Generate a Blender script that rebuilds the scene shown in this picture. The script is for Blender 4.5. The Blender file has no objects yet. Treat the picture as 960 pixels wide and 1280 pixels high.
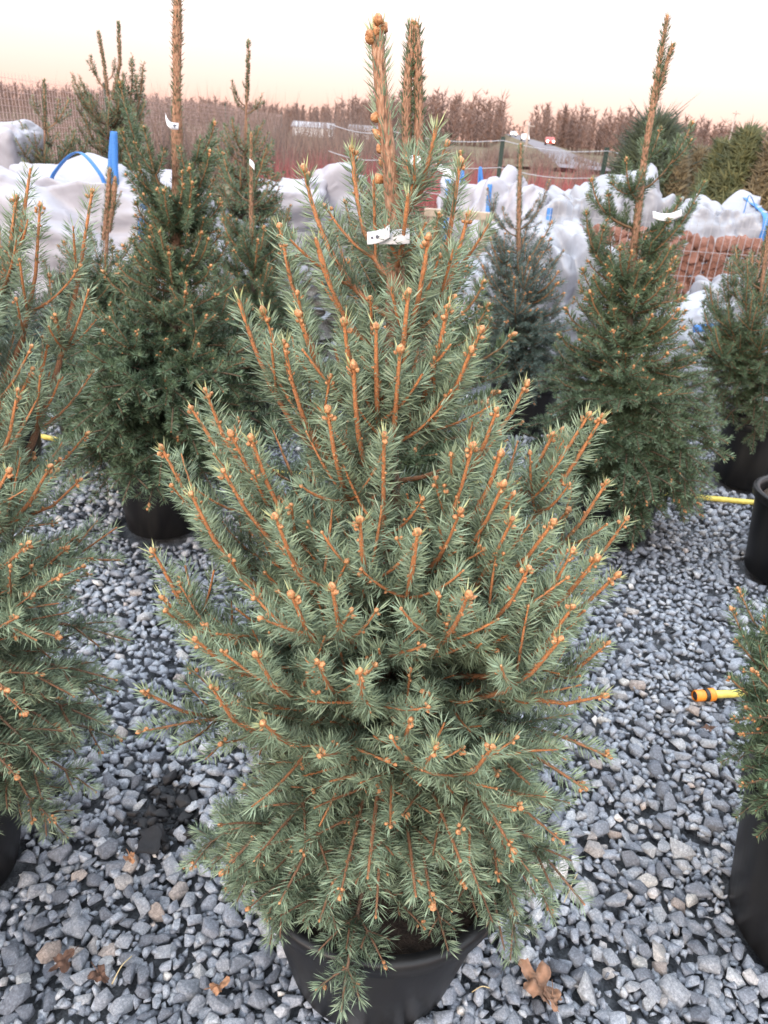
import bpy, bmesh, math, random
import numpy as np
from math import radians, sin, cos, pi, tan, atan2, sqrt, exp
from mathutils import Vector, Matrix, noise

# ------------------------------------------------------------------ camera, sky, sun, exposure
S = bpy.context.scene
COL = S.collection
FPX = 924.0
PITCH, ROLL, EYE = radians(27), radians(4), 1.55
cf = np.array([0, cos(PITCH), -sin(PITCH)]); cu0 = np.array([0, sin(PITCH), cos(PITCH)]); cr0 = np.array([1., 0, 0])
cr = cos(ROLL)*cr0 + sin(ROLL)*cu0
cu = -sin(ROLL)*cr0 + cos(ROLL)*cu0
CAM = np.array([0, 0, EYE])
cam = bpy.data.cameras.new('camera'); camo = bpy.data.objects.new('camera', cam); COL.objects.link(camo)
cam.sensor_fit = 'VERTICAL'; cam.sensor_height = 36.0; cam.lens = FPX/1280*36.0
cam.clip_start = 0.02; cam.clip_end = 5000
camo.matrix_world = Matrix(((cr[0], cu[0], -cf[0], 0), (cr[1], cu[1], -cf[1], 0), (cr[2], cu[2], -cf[2], EYE), (0, 0, 0, 1)))
cam.dof.use_dof = True; cam.dof.focus_distance = 1.0; cam.dof.aperture_fstop = 11.0
S.camera = camo

SUN_AZ, SUN_EL = radians(205), radians(20.0)      # azimuth from +Y towards +X
W = bpy.data.worlds.new('World'); S.world = W; W.use_nodes = True
wn = W.node_tree.nodes; wl = W.node_tree.links
bg = wn['Background']; sky = wn.new('ShaderNodeTexSky'); sky.sky_type = 'NISHITA'
sky.sun_disc = False; sky.sun_elevation = SUN_EL; sky.sun_rotation = SUN_AZ
sky.air_density = 1.0; sky.dust_density = 1.0; sky.ozone_density = 1.0
# a thin, even veil of high cloud over the clear sky: peach along the horizon, white above
wtc = wn.new('ShaderNodeTexCoord'); wsx = wn.new('ShaderNodeSeparateXYZ'); wl.new(wtc.outputs['Generated'], wsx.inputs[0])
wr = wn.new('ShaderNodeValToRGB'); we = wr.color_ramp.elements
for i_, (p_, c_) in enumerate([(0.0, (.215, .118, .094)), (.05, (.29, .2, .166)), (.10, (.46, .435, .425)), (.35, (.66, .68, .72)), (1.0, (.72, .82, .92))]):
    e_ = we[0] if i_ == 0 else (we[1] if i_ == 4 else we.new(p_))
    e_.position = p_; e_.color = (*c_, 1)
wl.new(wsx.outputs['Z'], wr.inputs[0])
wm = wn.new('ShaderNodeMix'); wm.data_type = 'RGBA'; wm.blend_type = 'MIX'; wm.inputs[0].default_value = .965
wv = wn.new('ShaderNodeVectorMath'); wv.operation = 'SCALE'; wv.inputs['Scale'].default_value = 7.0
wl.new(wr.outputs[0], wv.inputs[0]); wl.new(sky.outputs[0], wm.inputs[6]); wl.new(wv.outputs[0], wm.inputs[7])
wl.new(wm.outputs[2], bg.inputs[0]); bg.inputs[1].default_value = 0.15
sun = bpy.data.lights.new('sun', 'SUN'); sun.energy = 0.6; sun.angle = radians(24); sun.color = (1.0, 0.84, 0.68)
suno = bpy.data.objects.new('sun', sun); COL.objects.link(suno)
sd = Vector((sin(SUN_AZ)*cos(SUN_EL), cos(SUN_AZ)*cos(SUN_EL), sin(SUN_EL)))
suno.rotation_euler = (-sd).to_track_quat('-Z', 'Y').to_euler()
S.view_settings.view_transform = 'Standard'; S.view_settings.look = 'None'; S.view_settings.gamma = 1
S.view_settings.use_curve_mapping = False
S.view_settings.exposure = 2.42
S.render.engine = 'CYCLES'
S.cycles.max_bounces = 8; S.cycles.transparent_max_bounces = 12

RNG = np.random.default_rng(7)
random.seed(7)

# ------------------------------------------------------------------ pixel helpers (photo pixels 960x1280 -> directions)
def ray(x, y): return cf + cr*(x-480)/FPX + cu*(640-y)/FPX
def ground(x, y, z=0.0):
    d = ray(x, y); return CAM + d*((z-EYE)/d[2])
def aty(x, y, Y):
    d = ray(x, y); return CAM + d*(Y/d[1])
def project(P):
    q = np.asarray(P) - CAM
    dz = q@cf
    return 480+FPX*(q@cr)/dz, 640-FPX*(q@cu)/dz, dz

# ------------------------------------------------------------------ object helpers
def mesh_np(name, V, faces_flat, sizes, mats, mat_idx=None, attrs=None, smooth=False):
    me = bpy.data.meshes.new(name)
    V = np.ascontiguousarray(V, dtype=np.float32)
    sizes = np.asarray(sizes, dtype=np.int32); faces_flat = np.asarray(faces_flat, dtype=np.int32)
    me.vertices.add(len(V)); me.vertices.foreach_set('co', V.ravel())
    me.loops.add(len(faces_flat)); me.loops.foreach_set('vertex_index', faces_flat)
    st = np.zeros(len(sizes), np.int32); st[1:] = np.cumsum(sizes)[:-1]
    me.polygons.add(len(sizes)); me.polygons.foreach_set('loop_start', st)
    if mat_idx is not None: me.polygons.foreach_set('material_index', np.asarray(mat_idx, np.int32))
    if smooth: me.polygons.foreach_set('use_smooth', np.ones(len(sizes), bool))
    for m in mats: me.materials.append(m)
    for k, a in (attrs or {}).items():
        at = me.attributes.new(k, 'FLOAT', 'POINT'); at.data.foreach_set('value', np.ascontiguousarray(a, np.float32))
    me.update(calc_edges=True)
    return me
def tri_mesh(name, V, T, mats, attrs=None, smooth=False):
    T = np.asarray(T); return mesh_np(name, V, T.ravel(), np.full(len(T), T.shape[1]), mats, None, attrs, smooth)
def link(name, me, parent=None, loc=None):
    o = bpy.data.objects.new(name, me); COL.objects.link(o)
    if parent: o.parent = parent
    if loc is not None: o.location = loc
    return o
def tag(o, label, cat, group=None):
    o['label'] = label; o['category'] = cat
    if group: o['group'] = group
    return o
def thing(name, label, cat, loc=(0, 0, 0), group=None):
    return tag(link(name, None, None, loc), label, cat, group)
def struct(o): o['kind'] = 'structure'; return o
def stuff(o): o['kind'] = 'stuff'; return o
def bm_mesh(name, bm, mats, smooth=False):
    me = bpy.data.meshes.new(name); bm.to_mesh(me); bm.free()
    for m in mats: me.materials.append(m)
    if smooth: me.polygons.foreach_set('use_smooth', np.ones(len(me.polygons), bool))
    return me
def bm_box(bm, c, s, rot=None):
    M = Matrix.Translation(c) @ (rot.to_4x4() if rot is not None else Matrix.Identity(4)) @ Matrix.Diagonal((s[0], s[1], s[2], 1))
    return bmesh.ops.create_cube(bm, size=1, matrix=M)['verts']
def lathe(prof, n=48):
    V = []; Fc = []
    for r, z in prof:
        for i in range(n):
            a = 2*pi*i/n; V.append((r*cos(a), r*sin(a), z))
    for j in range(len(prof)-1):
        for i in range(n):
            Fc.append((j*n+i, j*n+(i+1) % n, (j+1)*n+(i+1) % n, (j+1)*n+i))
    return np.array(V), np.array(Fc)
def tube(P, rad, n=8, cap=True):
    P = np.asarray(P, float); rad = np.broadcast_to(np.asarray(rad, float), (len(P),))
    T = np.gradient(P, axis=0); T /= np.linalg.norm(T, axis=1)[:, None]+1e-9
    ref = np.array([0, 0, 1.]) if abs(T[0][2]) < .9 else np.array([1., 0, 0])
    V = []
    for p, t, r_ in zip(P, T, rad):
        a = np.cross(t, ref); a /= np.linalg.norm(a)+1e-9; b = np.cross(a, t); ref = b
        for i in range(n):
            q = 2*pi*i/n; V.append(p + r_*(cos(q)*a + sin(q)*b))
    Q = []; sz = []
    for j in range(len(P)-1):
        for i in range(n):
            Q += [j*n+i, j*n+(i+1) % n, (j+1)*n+(i+1) % n, (j+1)*n+i]; sz.append(4)
    if cap:
        Q += list(range(n))[::-1]; sz.append(n); Q += list(range((len(P)-1)*n, len(P)*n)); sz.append(n)
    return np.array(V), Q, sz
def tube_mesh(name, P, rad, mat, n=8, smooth=True):
    V, Q, sz = tube(P, rad, n); return mesh_np(name, V, Q, sz, [mat], None, None, smooth)
def catmull(pts, n=12):
    pts = [np.asarray(p, float) for p in pts]; pts = [2*pts[0]-pts[1]] + pts + [2*pts[-1]-pts[-2]]
    out = []
    for i in range(1, len(pts)-2):
        a, b, c, d = pts[i-1:i+3]
        for k in range(n):
            t = k/n; out.append(.5*((2*b)+(-a+c)*t+(2*a-5*b+4*c-d)*t*t+(-a+3*b-3*c+d)*t**3))
    out.append(pts[-2]); return np.array(out)

# ------------------------------------------------------------------ materials
def mat(name):
    m = bpy.data.materials.new(name); m.use_nodes = True
    n = m.node_tree.nodes; return m, n, m.node_tree.links, n['Principled BSDF']
def ramp(n, stops):
    r = n.new('ShaderNodeValToRGB'); e = r.color_ramp.elements
    e[0].position, e[0].color = stops[0][0], (*stops[0][1], 1)
    e[1].position, e[1].color = stops[-1][0], (*stops[-1][1], 1)
    for p, c in stops[1:-1]:
        x = e.new(p); x.color = (*c, 1)
    return r
def attr(n, name):
    a = n.new('ShaderNodeAttribute'); a.attribute_name = name; return a
def noise_node(n, l, scale, detail=4, coord='Object', rough=.55):
    tc = n.new('ShaderNodeTexCoord'); t = n.new('ShaderNodeTexNoise')
    t.inputs['Scale'].default_value = scale; t.inputs['Detail'].default_value = detail; t.inputs['Roughness'].default_value = rough
    l.new(tc.outputs[coord], t.inputs['Vector']); return t
def bump(n, l, src, bsdf, strength, dist=.002):
    b = n.new('ShaderNodeBump'); b.inputs['Strength'].default_value = strength; b.inputs['Distance'].default_value = dist
    l.new(src, b.inputs['Height']); l.new(b.outputs[0], bsdf.inputs['Normal'])
def mixc(n, l, fac, a, b, mode='MIX'):
    m = n.new('ShaderNodeMix'); m.data_type = 'RGBA'; m.blend_type = mode
    if isinstance(fac, (int, float)): m.inputs[0].default_value = fac
    else: l.new(fac, m.inputs[0])
    for i, v in ((6, a), (7, b)):
        if isinstance(v, tuple): m.inputs[i].default_value = (*v, 1)
        else: l.new(v, m.inputs[i])
    return m.outputs[2]

def needle_mat(name, old, new, tip):
    m, n, l, b = mat(name)
    age = attr(n, 'age'); rnd = attr(n, 'rnd')
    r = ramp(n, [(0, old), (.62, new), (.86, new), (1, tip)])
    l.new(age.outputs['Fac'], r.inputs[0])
    hv = n.new('ShaderNodeHueSaturation')
    mr = n.new('ShaderNodeMapRange'); mr.inputs[3].default_value = .7; mr.inputs[4].default_value = 1.35
    l.new(rnd.outputs['Fac'], mr.inputs[0]); l.new(mr.outputs[0], hv.inputs['Value']); l.new(r.outputs[0], hv.inputs['Color'])
    l.new(hv.outputs[0], b.inputs['Base Color']); b.inputs['Roughness'].default_value = .42
    b.inputs['Specular IOR Level'].default_value = .45
    tr = n.new('ShaderNodeBsdfTranslucent'); l.new(hv.outputs[0], tr.inputs[0])
    mx = n.new('ShaderNodeMixShader'); mx.inputs[0].default_value = .06
    l.new(b.outputs[0], mx.inputs[1]); l.new(tr.outputs[0], mx.inputs[2]); l.new(mx.outputs[0], n['Material Output'].inputs[0])
    return m
def twig_mat(name, old, new):
    m, n, l, b = mat(name)
    age = attr(n, 'age'); r = ramp(n, [(0, old), (.55, tuple(.5*(o+q) for o, q in zip(old, new))), (1, new)])
    l.new(age.outputs['Fac'], r.inputs[0])
    t = noise_node(n, l, 420, 3); rr = ramp(n, [(.3, (.55, .5, .45)), (.7, (1.25, 1.2, 1.1))]); l.new(t.outputs[0], rr.inputs[0])
    l.new(mixc(n, l, 1.0, r.outputs[0], rr.outputs[0], 'MULTIPLY'), b.inputs['Base Color'])
    b.inputs['Roughness'].default_value = .75; bump(n, l, t.outputs[0], b, .5, .001)
    return m
def bud_mat():
    m, n, l, b = mat('bud_scales')
    t = noise_node(n, l, 300, 3); r = ramp(n, [(.3, (.2, .08, .03)), (.55, (.46, .21, .085)), (.8, (.64, .39, .2))]); l.new(t.outputs[0], r.inputs[0])
    l.new(r.outputs[0], b.inputs['Base Color']); b.inputs['Roughness'].default_value = .6; bump(n, l, t.outputs[0], b, .8, .0015)
    return m
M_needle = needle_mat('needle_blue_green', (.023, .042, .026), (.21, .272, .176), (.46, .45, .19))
M_needle_g = needle_mat('needle_green', (.022, .042, .022), (.105, .152, .085), (.25, .27, .1))
M_needle_b = needle_mat('needle_grey_blue', (.028, .05, .042), (.105, .15, .13), (.18, .22, .16))
M_twig = twig_mat('twig_bark', (.085, .058, .042), (.48, .2, .08))
M_twig_d = twig_mat('twig_bark_brown', (.07, .05, .038), (.33, .185, .09))
M_bud = bud_mat()
def plain(name, col, rough=.6, nscale=None, var=.25, bumpk=0, bdist=.002, spec=.5):
    m, n, l, b = mat(name); b.inputs['Roughness'].default_value = rough; b.inputs['Specular IOR Level'].default_value = spec
    if nscale:
        t = noise_node(n, l, nscale, 5); r = ramp(n, [(.3, tuple(c*(1-var) for c in col)), (.7, tuple(min(1, c*(1+var)) for c in col))])
        l.new(t.outputs[0], r.inputs[0]); l.new(r.outputs[0], b.inputs['Base Color'])
        if bumpk: bump(n, l, t.outputs[0], b, bumpk, bdist)
    else: b.inputs['Base Color'].default_value = (*col, 1)
    return m
def trunk_mat():
    m, n, l, b = mat('stem_bark')
    tc = n.new('ShaderNodeTexCoord'); mp = n.new('ShaderNodeMapping'); mp.inputs['Scale'].default_value = (330, 330, 75)
    l.new(tc.outputs['Object'], mp.inputs[0]); t = n.new('ShaderNodeTexNoise'); t.inputs['Scale'].default_value = 1; t.inputs['Detail'].default_value = 4
    l.new(mp.outputs[0], t.inputs[0])
    r = ramp(n, [(.3, (.09, .05, .032)), (.5, (.34, .165, .09)), (.68, (.52, .31, .2))]); l.new(t.outputs[0], r.inputs[0])
    age = attr(n, 'age')
    l.new(mixc(n, l, age.outputs['Fac'], (.075, .055, .042), r.outputs[0]), b.inputs['Base Color'])
    b.inputs['Roughness'].default_value = .8; bump(n, l, t.outputs[0], b, .9, .003)
    return m
M_trunk = trunk_mat()
def pot_mat():
    m, n, l, b = mat('black_pot_plastic')
    tc = n.new('ShaderNodeTexCoord'); mp = n.new('ShaderNodeMapping'); mp.inputs['Scale'].default_value = (22, 22, 3)
    l.new(tc.outputs['Object'], mp.inputs[0]); t = n.new('ShaderNodeTexNoise'); t.inputs['Scale'].default_value = 1; t.inputs['Detail'].default_value = 6
    l.new(mp.outputs[0], t.inputs[0])
    r = ramp(n, [(.35, (.005, .005, .006)), (.75, (.016, .0155, .015))]); l.new(t.outputs[0], r.inputs[0]); l.new(r.outputs[0], b.inputs['Base Color'])
    b.inputs['Specular IOR Level'].default_value = .32
    rr = n.new('ShaderNodeMapRange'); rr.inputs[3].default_value = .28; rr.inputs[4].default_value = .6; l.new(t.outputs[0], rr.inputs[0]); l.new(rr.outputs[0], b.inputs['Roughness'])
    bump(n, l, t.outputs[0], b, .25, .004)
    return m
M_pot = pot_mat()
M_soil = plain('potting_soil', (.035, .022, .015), .95, 60, .6, 1.0, .01)

# ------------------------------------------------------------------ spruce builder
def norm(v): return v/(np.linalg.norm(v, axis=-1, keepdims=True)+1e-12)
K = 7
BT = []; BF = []
_prof = [(.0, -.1), (.32, .05), (.48, .35), (.36, .72), (.0, 1.05)]
for i, (r_, z_) in enumerate(_prof):
    if r_ == 0: BT.append((0, 0, z_))
    else:
        for k in range(6): a = pi/3*k; BT.append((r_*cos(a), r_*sin(a), z_))
for k in range(6):
    BF.append((0, 1+(k+1) % 6, 1+k)); BF.append((19, 13+k, 13+(k+1) % 6))
    for j in (1, 7): BF += [(j+k, j+(k+1) % 6, j+6+(k+1) % 6), (j+k, j+6+(k+1) % 6, j+6+k)]
BT = np.array(BT); BF = np.array(BF)

def resample(P, k):
    P = np.asarray(P); d = np.r_[0, np.cumsum(np.linalg.norm(np.diff(P, axis=0), axis=1))]
    s = np.linspace(0, d[-1], k); return np.stack([np.interp(s, d, P[:, i]) for i in range(3)], 1), d[-1]
def point_at(P, frac):
    x = frac*(len(P)-1); i = min(int(x), len(P)-2); t = x-i
    return P[i]*(1-t)+P[i+1]*t, norm(P[i+1]-P[i])

def curve_to(B, d, L, bend, rng, k=K):
    """a shoot that leaves B along d, is L long and turns by the vector bend"""
    t = np.linspace(0, 1, k)[:, None]
    w = norm(rng.normal(size=3))*.06
    D = norm(d[None]*(1-0*t) + (bend+w)[None]*t)
    P = B + np.r_[np.zeros((1, 3)), np.cumsum(.5*(D[1:]+D[:-1])*(L/(k-1)), axis=0)]
    return P

def grow(out, P, Lt, order, rng, lift, maxorder, cfg):
    P, L = resample(P, K)
    out.append(dict(P=P, L=L, order=order, Lt=Lt))
    if order >= maxorder: return
    up = np.array([0, 0, 1.])
    k = 1; d = Lt*rng.uniform(.85, 1.1)
    while d < L-.015:
        fr = 1-d/L
        m = (2+(rng.random() < .35) if order == 0 else 1+(rng.random() < .7))
        B, ax = point_at(P, fr)
        side = np.cross(ax, up); side = norm(side) if np.linalg.norm(side) > .15 else norm(np.array([rng.normal(), rng.normal(), 0]))
        top = norm(np.cross(side, ax))
        sgn = [1, -1, 0] if rng.random() < .5 else [-1, 1, 0]
        for q in range(m):
            ll = min(Lt*.78*k**.85, cfg['latmax'])*rng.uniform(.7, 1.1)/(1+.25*order)
            if ll < .018: continue
            an = radians(rng.uniform(40, 58))
            s_ = sgn[q]*side + top*rng.uniform(-.25, .45) if q < 2 else top*rng.choice([1, 1, -.8]) + side*rng.uniform(-.7, .7)
            dd = norm(ax*cos(an)+norm(s_)*sin(an))
            grow(out, curve_to(B, dd, ll, ax*.25+up*lift*rng.uniform(.5, 1.3), rng), Lt*.85, order+1, rng, lift, maxorder, cfg)
        # short shoots between the nodes
        for q in range(rng.poisson(cfg['inter'] if order == 0 else cfg['inter']*.5)):
            f2 = fr-rng.uniform(.1, .9)*Lt/L
            if f2 < .12: continue
            B, ax = point_at(P, f2)
            an = radians(rng.uniform(45, 65)); ph = rng.choice([-1, 1])*radians(rng.uniform(40, 120))
            dd = norm(ax*cos(an)+(top*cos(ph)+side*sin(ph))*sin(an))
            ll = Lt*rng.uniform(.3, .7)
            if order+1 <= maxorder:
                out.append(dict(P=resample(curve_to(B, dd, ll, up*lift*.8, rng), K)[0], L=ll, order=order+1, Lt=Lt))
        d += Lt*rng.uniform(.85, 1.15); k += 1

def emit_branch(shoots, parent, rng, cfg):
    Sn = len(shoots)
    P = np.stack([s['P'] for s in shoots]); L = np.array([s['L'] for s in shoots]); Lt = np.array([s['Lt'] for s in shoots])
    order = np.array([s['order'] for s in shoots])
    # --- twig tubes
    n = cfg['sides']; T = norm(np.gradient(P, axis=1)); ax = norm(P[:, -1]-P[:, 0])
    ref = np.where(np.abs(ax[:, 2:3]) > .8, np.array([[1., 0, 0]]), np.array([[0, 0, 1.]]))
    a = norm(np.cross(T, ref[:, None])); b = np.cross(a, T)
    t = np.linspace(0, 1, K)
    dtip = L[:, None]*(1-t)[None]
    rr = cfg['r_tip']*(1+.6*cfg['tlight']*(order == 0))[:, None] + dtip*cfg['r_grow']
    rr = rr*(1+.12*rng.normal(size=rr.shape)); rr[:, -1] *= .8
    th = np.arange(n)*2*pi/n
    V = P[:, :, None]+rr[:, :, None, None]*(np.cos(th)[None, None, :, None]*a[:, :, None]+np.sin(th)[None, None, :, None]*b[:, :, None])
    V = V.reshape(-1, 3)
    j, i = np.meshgrid(np.arange(K-1), np.arange(n), indexing='ij')
    q = np.stack([j*n+i, j*n+(i+1) % n, (j+1)*n+(i+1) % n, (j+1)*n+i], -1).reshape(-1, 4)
    Fq = (q[None]+(np.arange(Sn)*K*n)[:, None, None]).reshape(-1, 4)
    tage = np.repeat(np.clip(np.exp(-dtip/(Lt[:, None]*1.6))*cfg['tlight'], 0, 1).ravel(), n)
    br = link('branch', mesh_np('branch', V, Fq.ravel(), np.full(len(Fq), 4), [cfg['twig']], None, {'age': tage}, True), parent)
    # --- needles
    keep = np.minimum(L, cfg['needled'])
    cnt = np.maximum((keep*100*cfg['dens']).astype(int), 4)
    idx = np.repeat(np.arange(Sn), cnt); N = len(idx)
    tt = 1-(keep/L)[idx]*rng.random(N)
    bare = (1-tt)*L[idx]
    ok = rng.random(N) < np.clip(1.15-.75*bare/cfg['needled'], .25, 1); idx = idx[ok]; tt = tt[ok]; N = len(idx); bare = bare[ok]
    x = tt*(K-1); i0 = np.minimum(x.astype(int), K-2); fr = (x-i0)[:, None]
    pos = P[idx, i0]*(1-fr)+P[idx, i0+1]*fr
    axs = norm(P[idx, i0+1]-P[idx, i0])
    upv = np.array([[0, 0, 1.]])
    sd_ = np.cross(axs, upv); bad = np.linalg.norm(sd_, axis=1) < .2; sd_[bad] = np.cross(axs[bad], np.array([[.3, -1, .1]])); sd_ = norm(sd_)
    tp = np.cross(sd_, axs)
    steep = np.abs(axs[:, 2])
    comb = np.clip(cfg['comb']*(1.2-steep), 0, 1)
    phi_r = rng.uniform(-pi, pi, N)
    phi_c = rng.choice([-1., 1.], N)*np.clip(rng.normal(radians(62), radians(32), N), 0, radians(140))
    phi = np.where(rng.random(N) < comb, phi_c, phi_r)
    nearTip = np.exp(-bare/.012)
    al = radians(cfg.get('nang', 64))+rng.normal(0, radians(8), N)-radians(34)*nearTip
    dirn = axs*np.cos(al)[:, None]+(tp*np.cos(phi)[:, None]+sd_*np.sin(phi)[:, None])*np.sin(al)[:, None]
    dirn = norm(dirn+np.array([0, 0, .10])+rng.normal(0, .07, (N, 3)))
    pos = pos+(tp*np.cos(phi)[:, None]+sd_*np.sin(phi)[:, None])*(cfg['r_tip']*.9+bare*cfg['r_grow']*.6)[:, None]
    ln = cfg['nl']*rng.uniform(.72, 1.15, N)*(1-.15*nearTip)
    w = cfg['nw']*rng.uniform(.8, 1.2, N)
    s1 = norm(np.cross(dirn, rng.normal(size=(N, 3)))); s2 = np.cross(dirn, s1)
    base = pos+axs*0
    cv = (axs*.10+np.array([0, 0, .03]))*ln[:, None]*.5
    mid = base+dirn*(ln*.5)[:, None]-cv*.3
    tip = base+dirn*ln[:, None]+cv*.5
    v = []
    wv = s1*w[:, None]*1.25
    v = [base, mid+wv, tip, mid-wv]
    tf = np.array([(0, 1, 2, 3)])
    nv = len(v); V = np.stack(v, 1).reshape(-1, 3)
    Ft = (tf[None]+(np.arange(N)*nv)[:, None, None]).reshape(-1, 4)
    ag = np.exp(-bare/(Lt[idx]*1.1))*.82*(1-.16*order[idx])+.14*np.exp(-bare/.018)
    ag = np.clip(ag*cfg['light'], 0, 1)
    rn = np.clip(.5+.18*rng.normal(size=N)+.16*(rng.random(Sn)[idx]-.5), 0, 1)
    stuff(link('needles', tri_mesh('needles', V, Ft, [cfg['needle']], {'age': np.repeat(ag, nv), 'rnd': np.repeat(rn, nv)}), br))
    # --- buds
    if cfg['buds'] > 0:
        bp = []; bd = []; bs = []
        for s in shoots:
            big = (s['order'] == 0 and rng.random() < cfg['budp']+.25) or (s['order'] == 1 and rng.random() < .6)
            A = norm(s['P'][-1]-s['P'][-2]); tipP = s['P'][-1]
            if s['order'] > 0 and rng.random() > cfg['budp']: continue
            if rng.random() < (1 if s['order'] < 2 else .6):
                bp.append(tipP-A*.001); bd.append(A); bs.append(cfg['buds']*((1.75 if s['order'] == 0 else 1.3) if big else .75)*rng.uniform(.7, 1.15))
            if big:
                for q in range(rng.integers(2, 5) if s['order'] == 0 else rng.integers(1, 3)):
                    o = norm(np.cross(A, rng.normal(size=3)))
                    bp.append(tipP-A*rng.uniform(.002, .012)+o*.0032); bd.append(norm(A*.6+o)); bs.append(cfg['buds']*rng.uniform(.75, 1.3))
                for q in range(cfg.get('crown', 0)):
                    o = norm(np.cross(A, rng.normal(size=3))); bp.append(tipP-A*rng.choice([rng.uniform(-.006, .014), rng.uniform(.05, .16)])+o*rng.uniform(.003, .008)); bd.append(norm(A*1.2+o)); bs.append(rng.uniform(.008, .013))
                for q in range(rng.integers(2, 6) if s['order'] == 0 else rng.integers(0, 3)):
                    p, A2 = point_at(s['P'], 1-min(.92, rng.uniform(.12, .95)*s['Lt']/s['L']))
                    o = norm(np.cross(A2, rng.normal(size=3)))
                    bp.append(p+o*.0022); bd.append(norm(A2*.7+o)); bs.append(cfg['buds']*rng.uniform(.55, .85))
        if bp:
            bp = np.array(bp); bd = np.array(bd); bs = np.array(bs)
            s1 = norm(np.cross(bd, rng.normal(size=bd.shape))); s2 = np.cross(bd, s1)
            V = bp[:, None]+bs[:, None, None]*(BT[None, :, 0:1]*s1[:, None]+BT[None, :, 1:2]*s2[:, None]+BT[None, :, 2:3]*bd[:, None])
            V = V+rng.normal(0, .06, V.shape)*bs[:, None, None]
            Fb = (BF[None]+(np.arange(len(bp))*len(BT))[:, None, None]).reshape(-1, 3)
            stuff(link('buds', tri_mesh('buds', V.reshape(-1, 3), Fb, [M_bud], None, True), br))
    return br

def make_pot(root, c, r0, r1, h, tilt=0.0):
    prof = [(0.01, .004), (r0*.94, .004), (r0, .012), (r0+(r1-r0)*.5, h*.5), (r1-.004, h-.03), (r1-.003, h-.004), (r1-.012, h-.004), (r1-.014, h-.03), (r0+(r1-r0)*.5-.012, h*.5)]
    V, Fq = lathe(prof, 56)
    ang = np.arctan2(V[:, 1], V[:, 0]); V[:, :2] *= (1+.010*np.sin(2*ang+c[0]*9)+.006*np.sin(5*ang+c[1]*7))[:, None]
    p = link('pot', tri_mesh('pot', V, Fq, [M_pot], None, True), root)
    prof = [(r1-.001, h-.036), (r1+.009, h-.034), (r1+.012, h-.006), (r1+.009, h), (r1-.002, h+.002), (r1-.011, h-.002)]
    V, Fq = lathe(prof, 56); ang = np.arctan2(V[:, 1], V[:, 0]); V[:, :2] *= (1+.010*np.sin(2*ang+c[0]*9)+.006*np.sin(5*ang+c[1]*7))[:, None]
    link('rim', tri_mesh('rim', V, Fq, [M_pot], None, True), p)
    rs = np.linspace(.001, r1-.02, 14); V, Fq = lathe([(r_, h-.05) for r_ in rs], 40)
    V[:, 2] += np.array([.012*noise.noise(Vector((v[0]*30, v[1]*30, c[0]*5)))+.008*noise.noise(Vector((v[0]*80, v[1]*80, c[0]))) for v in V])
    link('soil', tri_mesh('soil', V, Fq, [M_soil], None, True), root)
    return p

DEF = dict(dens=17, nl=.0245, nw=.0007, spindle=False, sides=5, r_tip=.0015, r_grow=.0085, needled=.30, comb=.55, light=1.0, buds=.0060,
           needle=M_needle, twig=M_twig, latmax=.19, inter=.6, budp=1.0, tlight=1.0, maxorder=2, Lt=.125, lift=.5)

def hit_profile(px, py, axis_xy, R, zmax):
    """first point along the pixel's ray inside the crown of revolution (else the nearest approach)"""
    d = ray(px, py); ts = np.linspace(.2, 4, 1500); Q = CAM+ts[:, None]*d
    zc = np.clip(Q[:, 2], 0, zmax); ax = axis_xy(zc).T
    e = np.hypot(Q[:, 0]-ax[:, 0], Q[:, 1]-ax[:, 1])-R(Q[:, 2])
    k = np.where(e < 0)[0]
    return Q[k[0]] if len(k) else Q[np.argmin(e)]

def branch_cfg(c, zz, vig):
    cc = dict(c, crown=0); cc['comb'] = np.clip(c['comb']*(1.5-1.3*zz), 0, 1); cc['tlight'] = np.interp(zz, [.1, .45], [.22, 1.0])
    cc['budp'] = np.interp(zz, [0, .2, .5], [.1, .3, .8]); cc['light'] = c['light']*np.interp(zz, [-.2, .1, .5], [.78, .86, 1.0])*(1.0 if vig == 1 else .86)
    if c.get('open_top') and zz > .7: cc['latmax'] = .11; cc['inter'] = .5; cc['r_tip'] = c['r_tip']*1.1; cc['budp'] = .55
    return cc
def branch_shoots(B, T, zz, vig, c, rng):
    out_ = np.array([T[0]-B[0], T[1]-B[1], 0]); rise = T[2]-B[2]
    if c.get('rim') and T[2] < c['rim']+.03: Cc = B+norm(out_)*max(.27, np.linalg.norm(out_)*.72)+np.array([0, 0, c['rim']+.135-B[2]])
    elif zz < .3: Cc = B+out_*rng.uniform(.5, .62)+np.array([0, 0, max(.03, rise*.6+.05)])
    elif rise >= 0: Cc = B+out_*rng.uniform(.66, .84)+np.array([0, 0, rise*rng.uniform(.08, .2)])
    else: Cc = B+out_*.55+np.array([0, 0, max(.02, rise*.1+.04)])
    t = np.linspace(0, 1, 14)[:, None]; Pb = (1-t)**2*B+2*t*(1-t)*Cc+t*t*T
    lift = c['lift']*np.interp(zz, [0, .2, .33, .5, .7], [-.35, -.2, .3, 1.3, 2.0]); sh = []
    LB = np.linalg.norm(np.diff(Pb, axis=0), axis=1).sum()
    grow(sh, Pb, min(c['Lt']*(1.12 if vig == 1 else .92)*np.interp(zz, [.05, .4], [.6, 1.0])*rng.uniform(.85, 1.15), LB*.75), 0, rng, lift,
         c['maxorder'] if zz < .72 else min(1, c['maxorder']), branch_cfg(c, zz, vig))
    return sh
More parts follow.
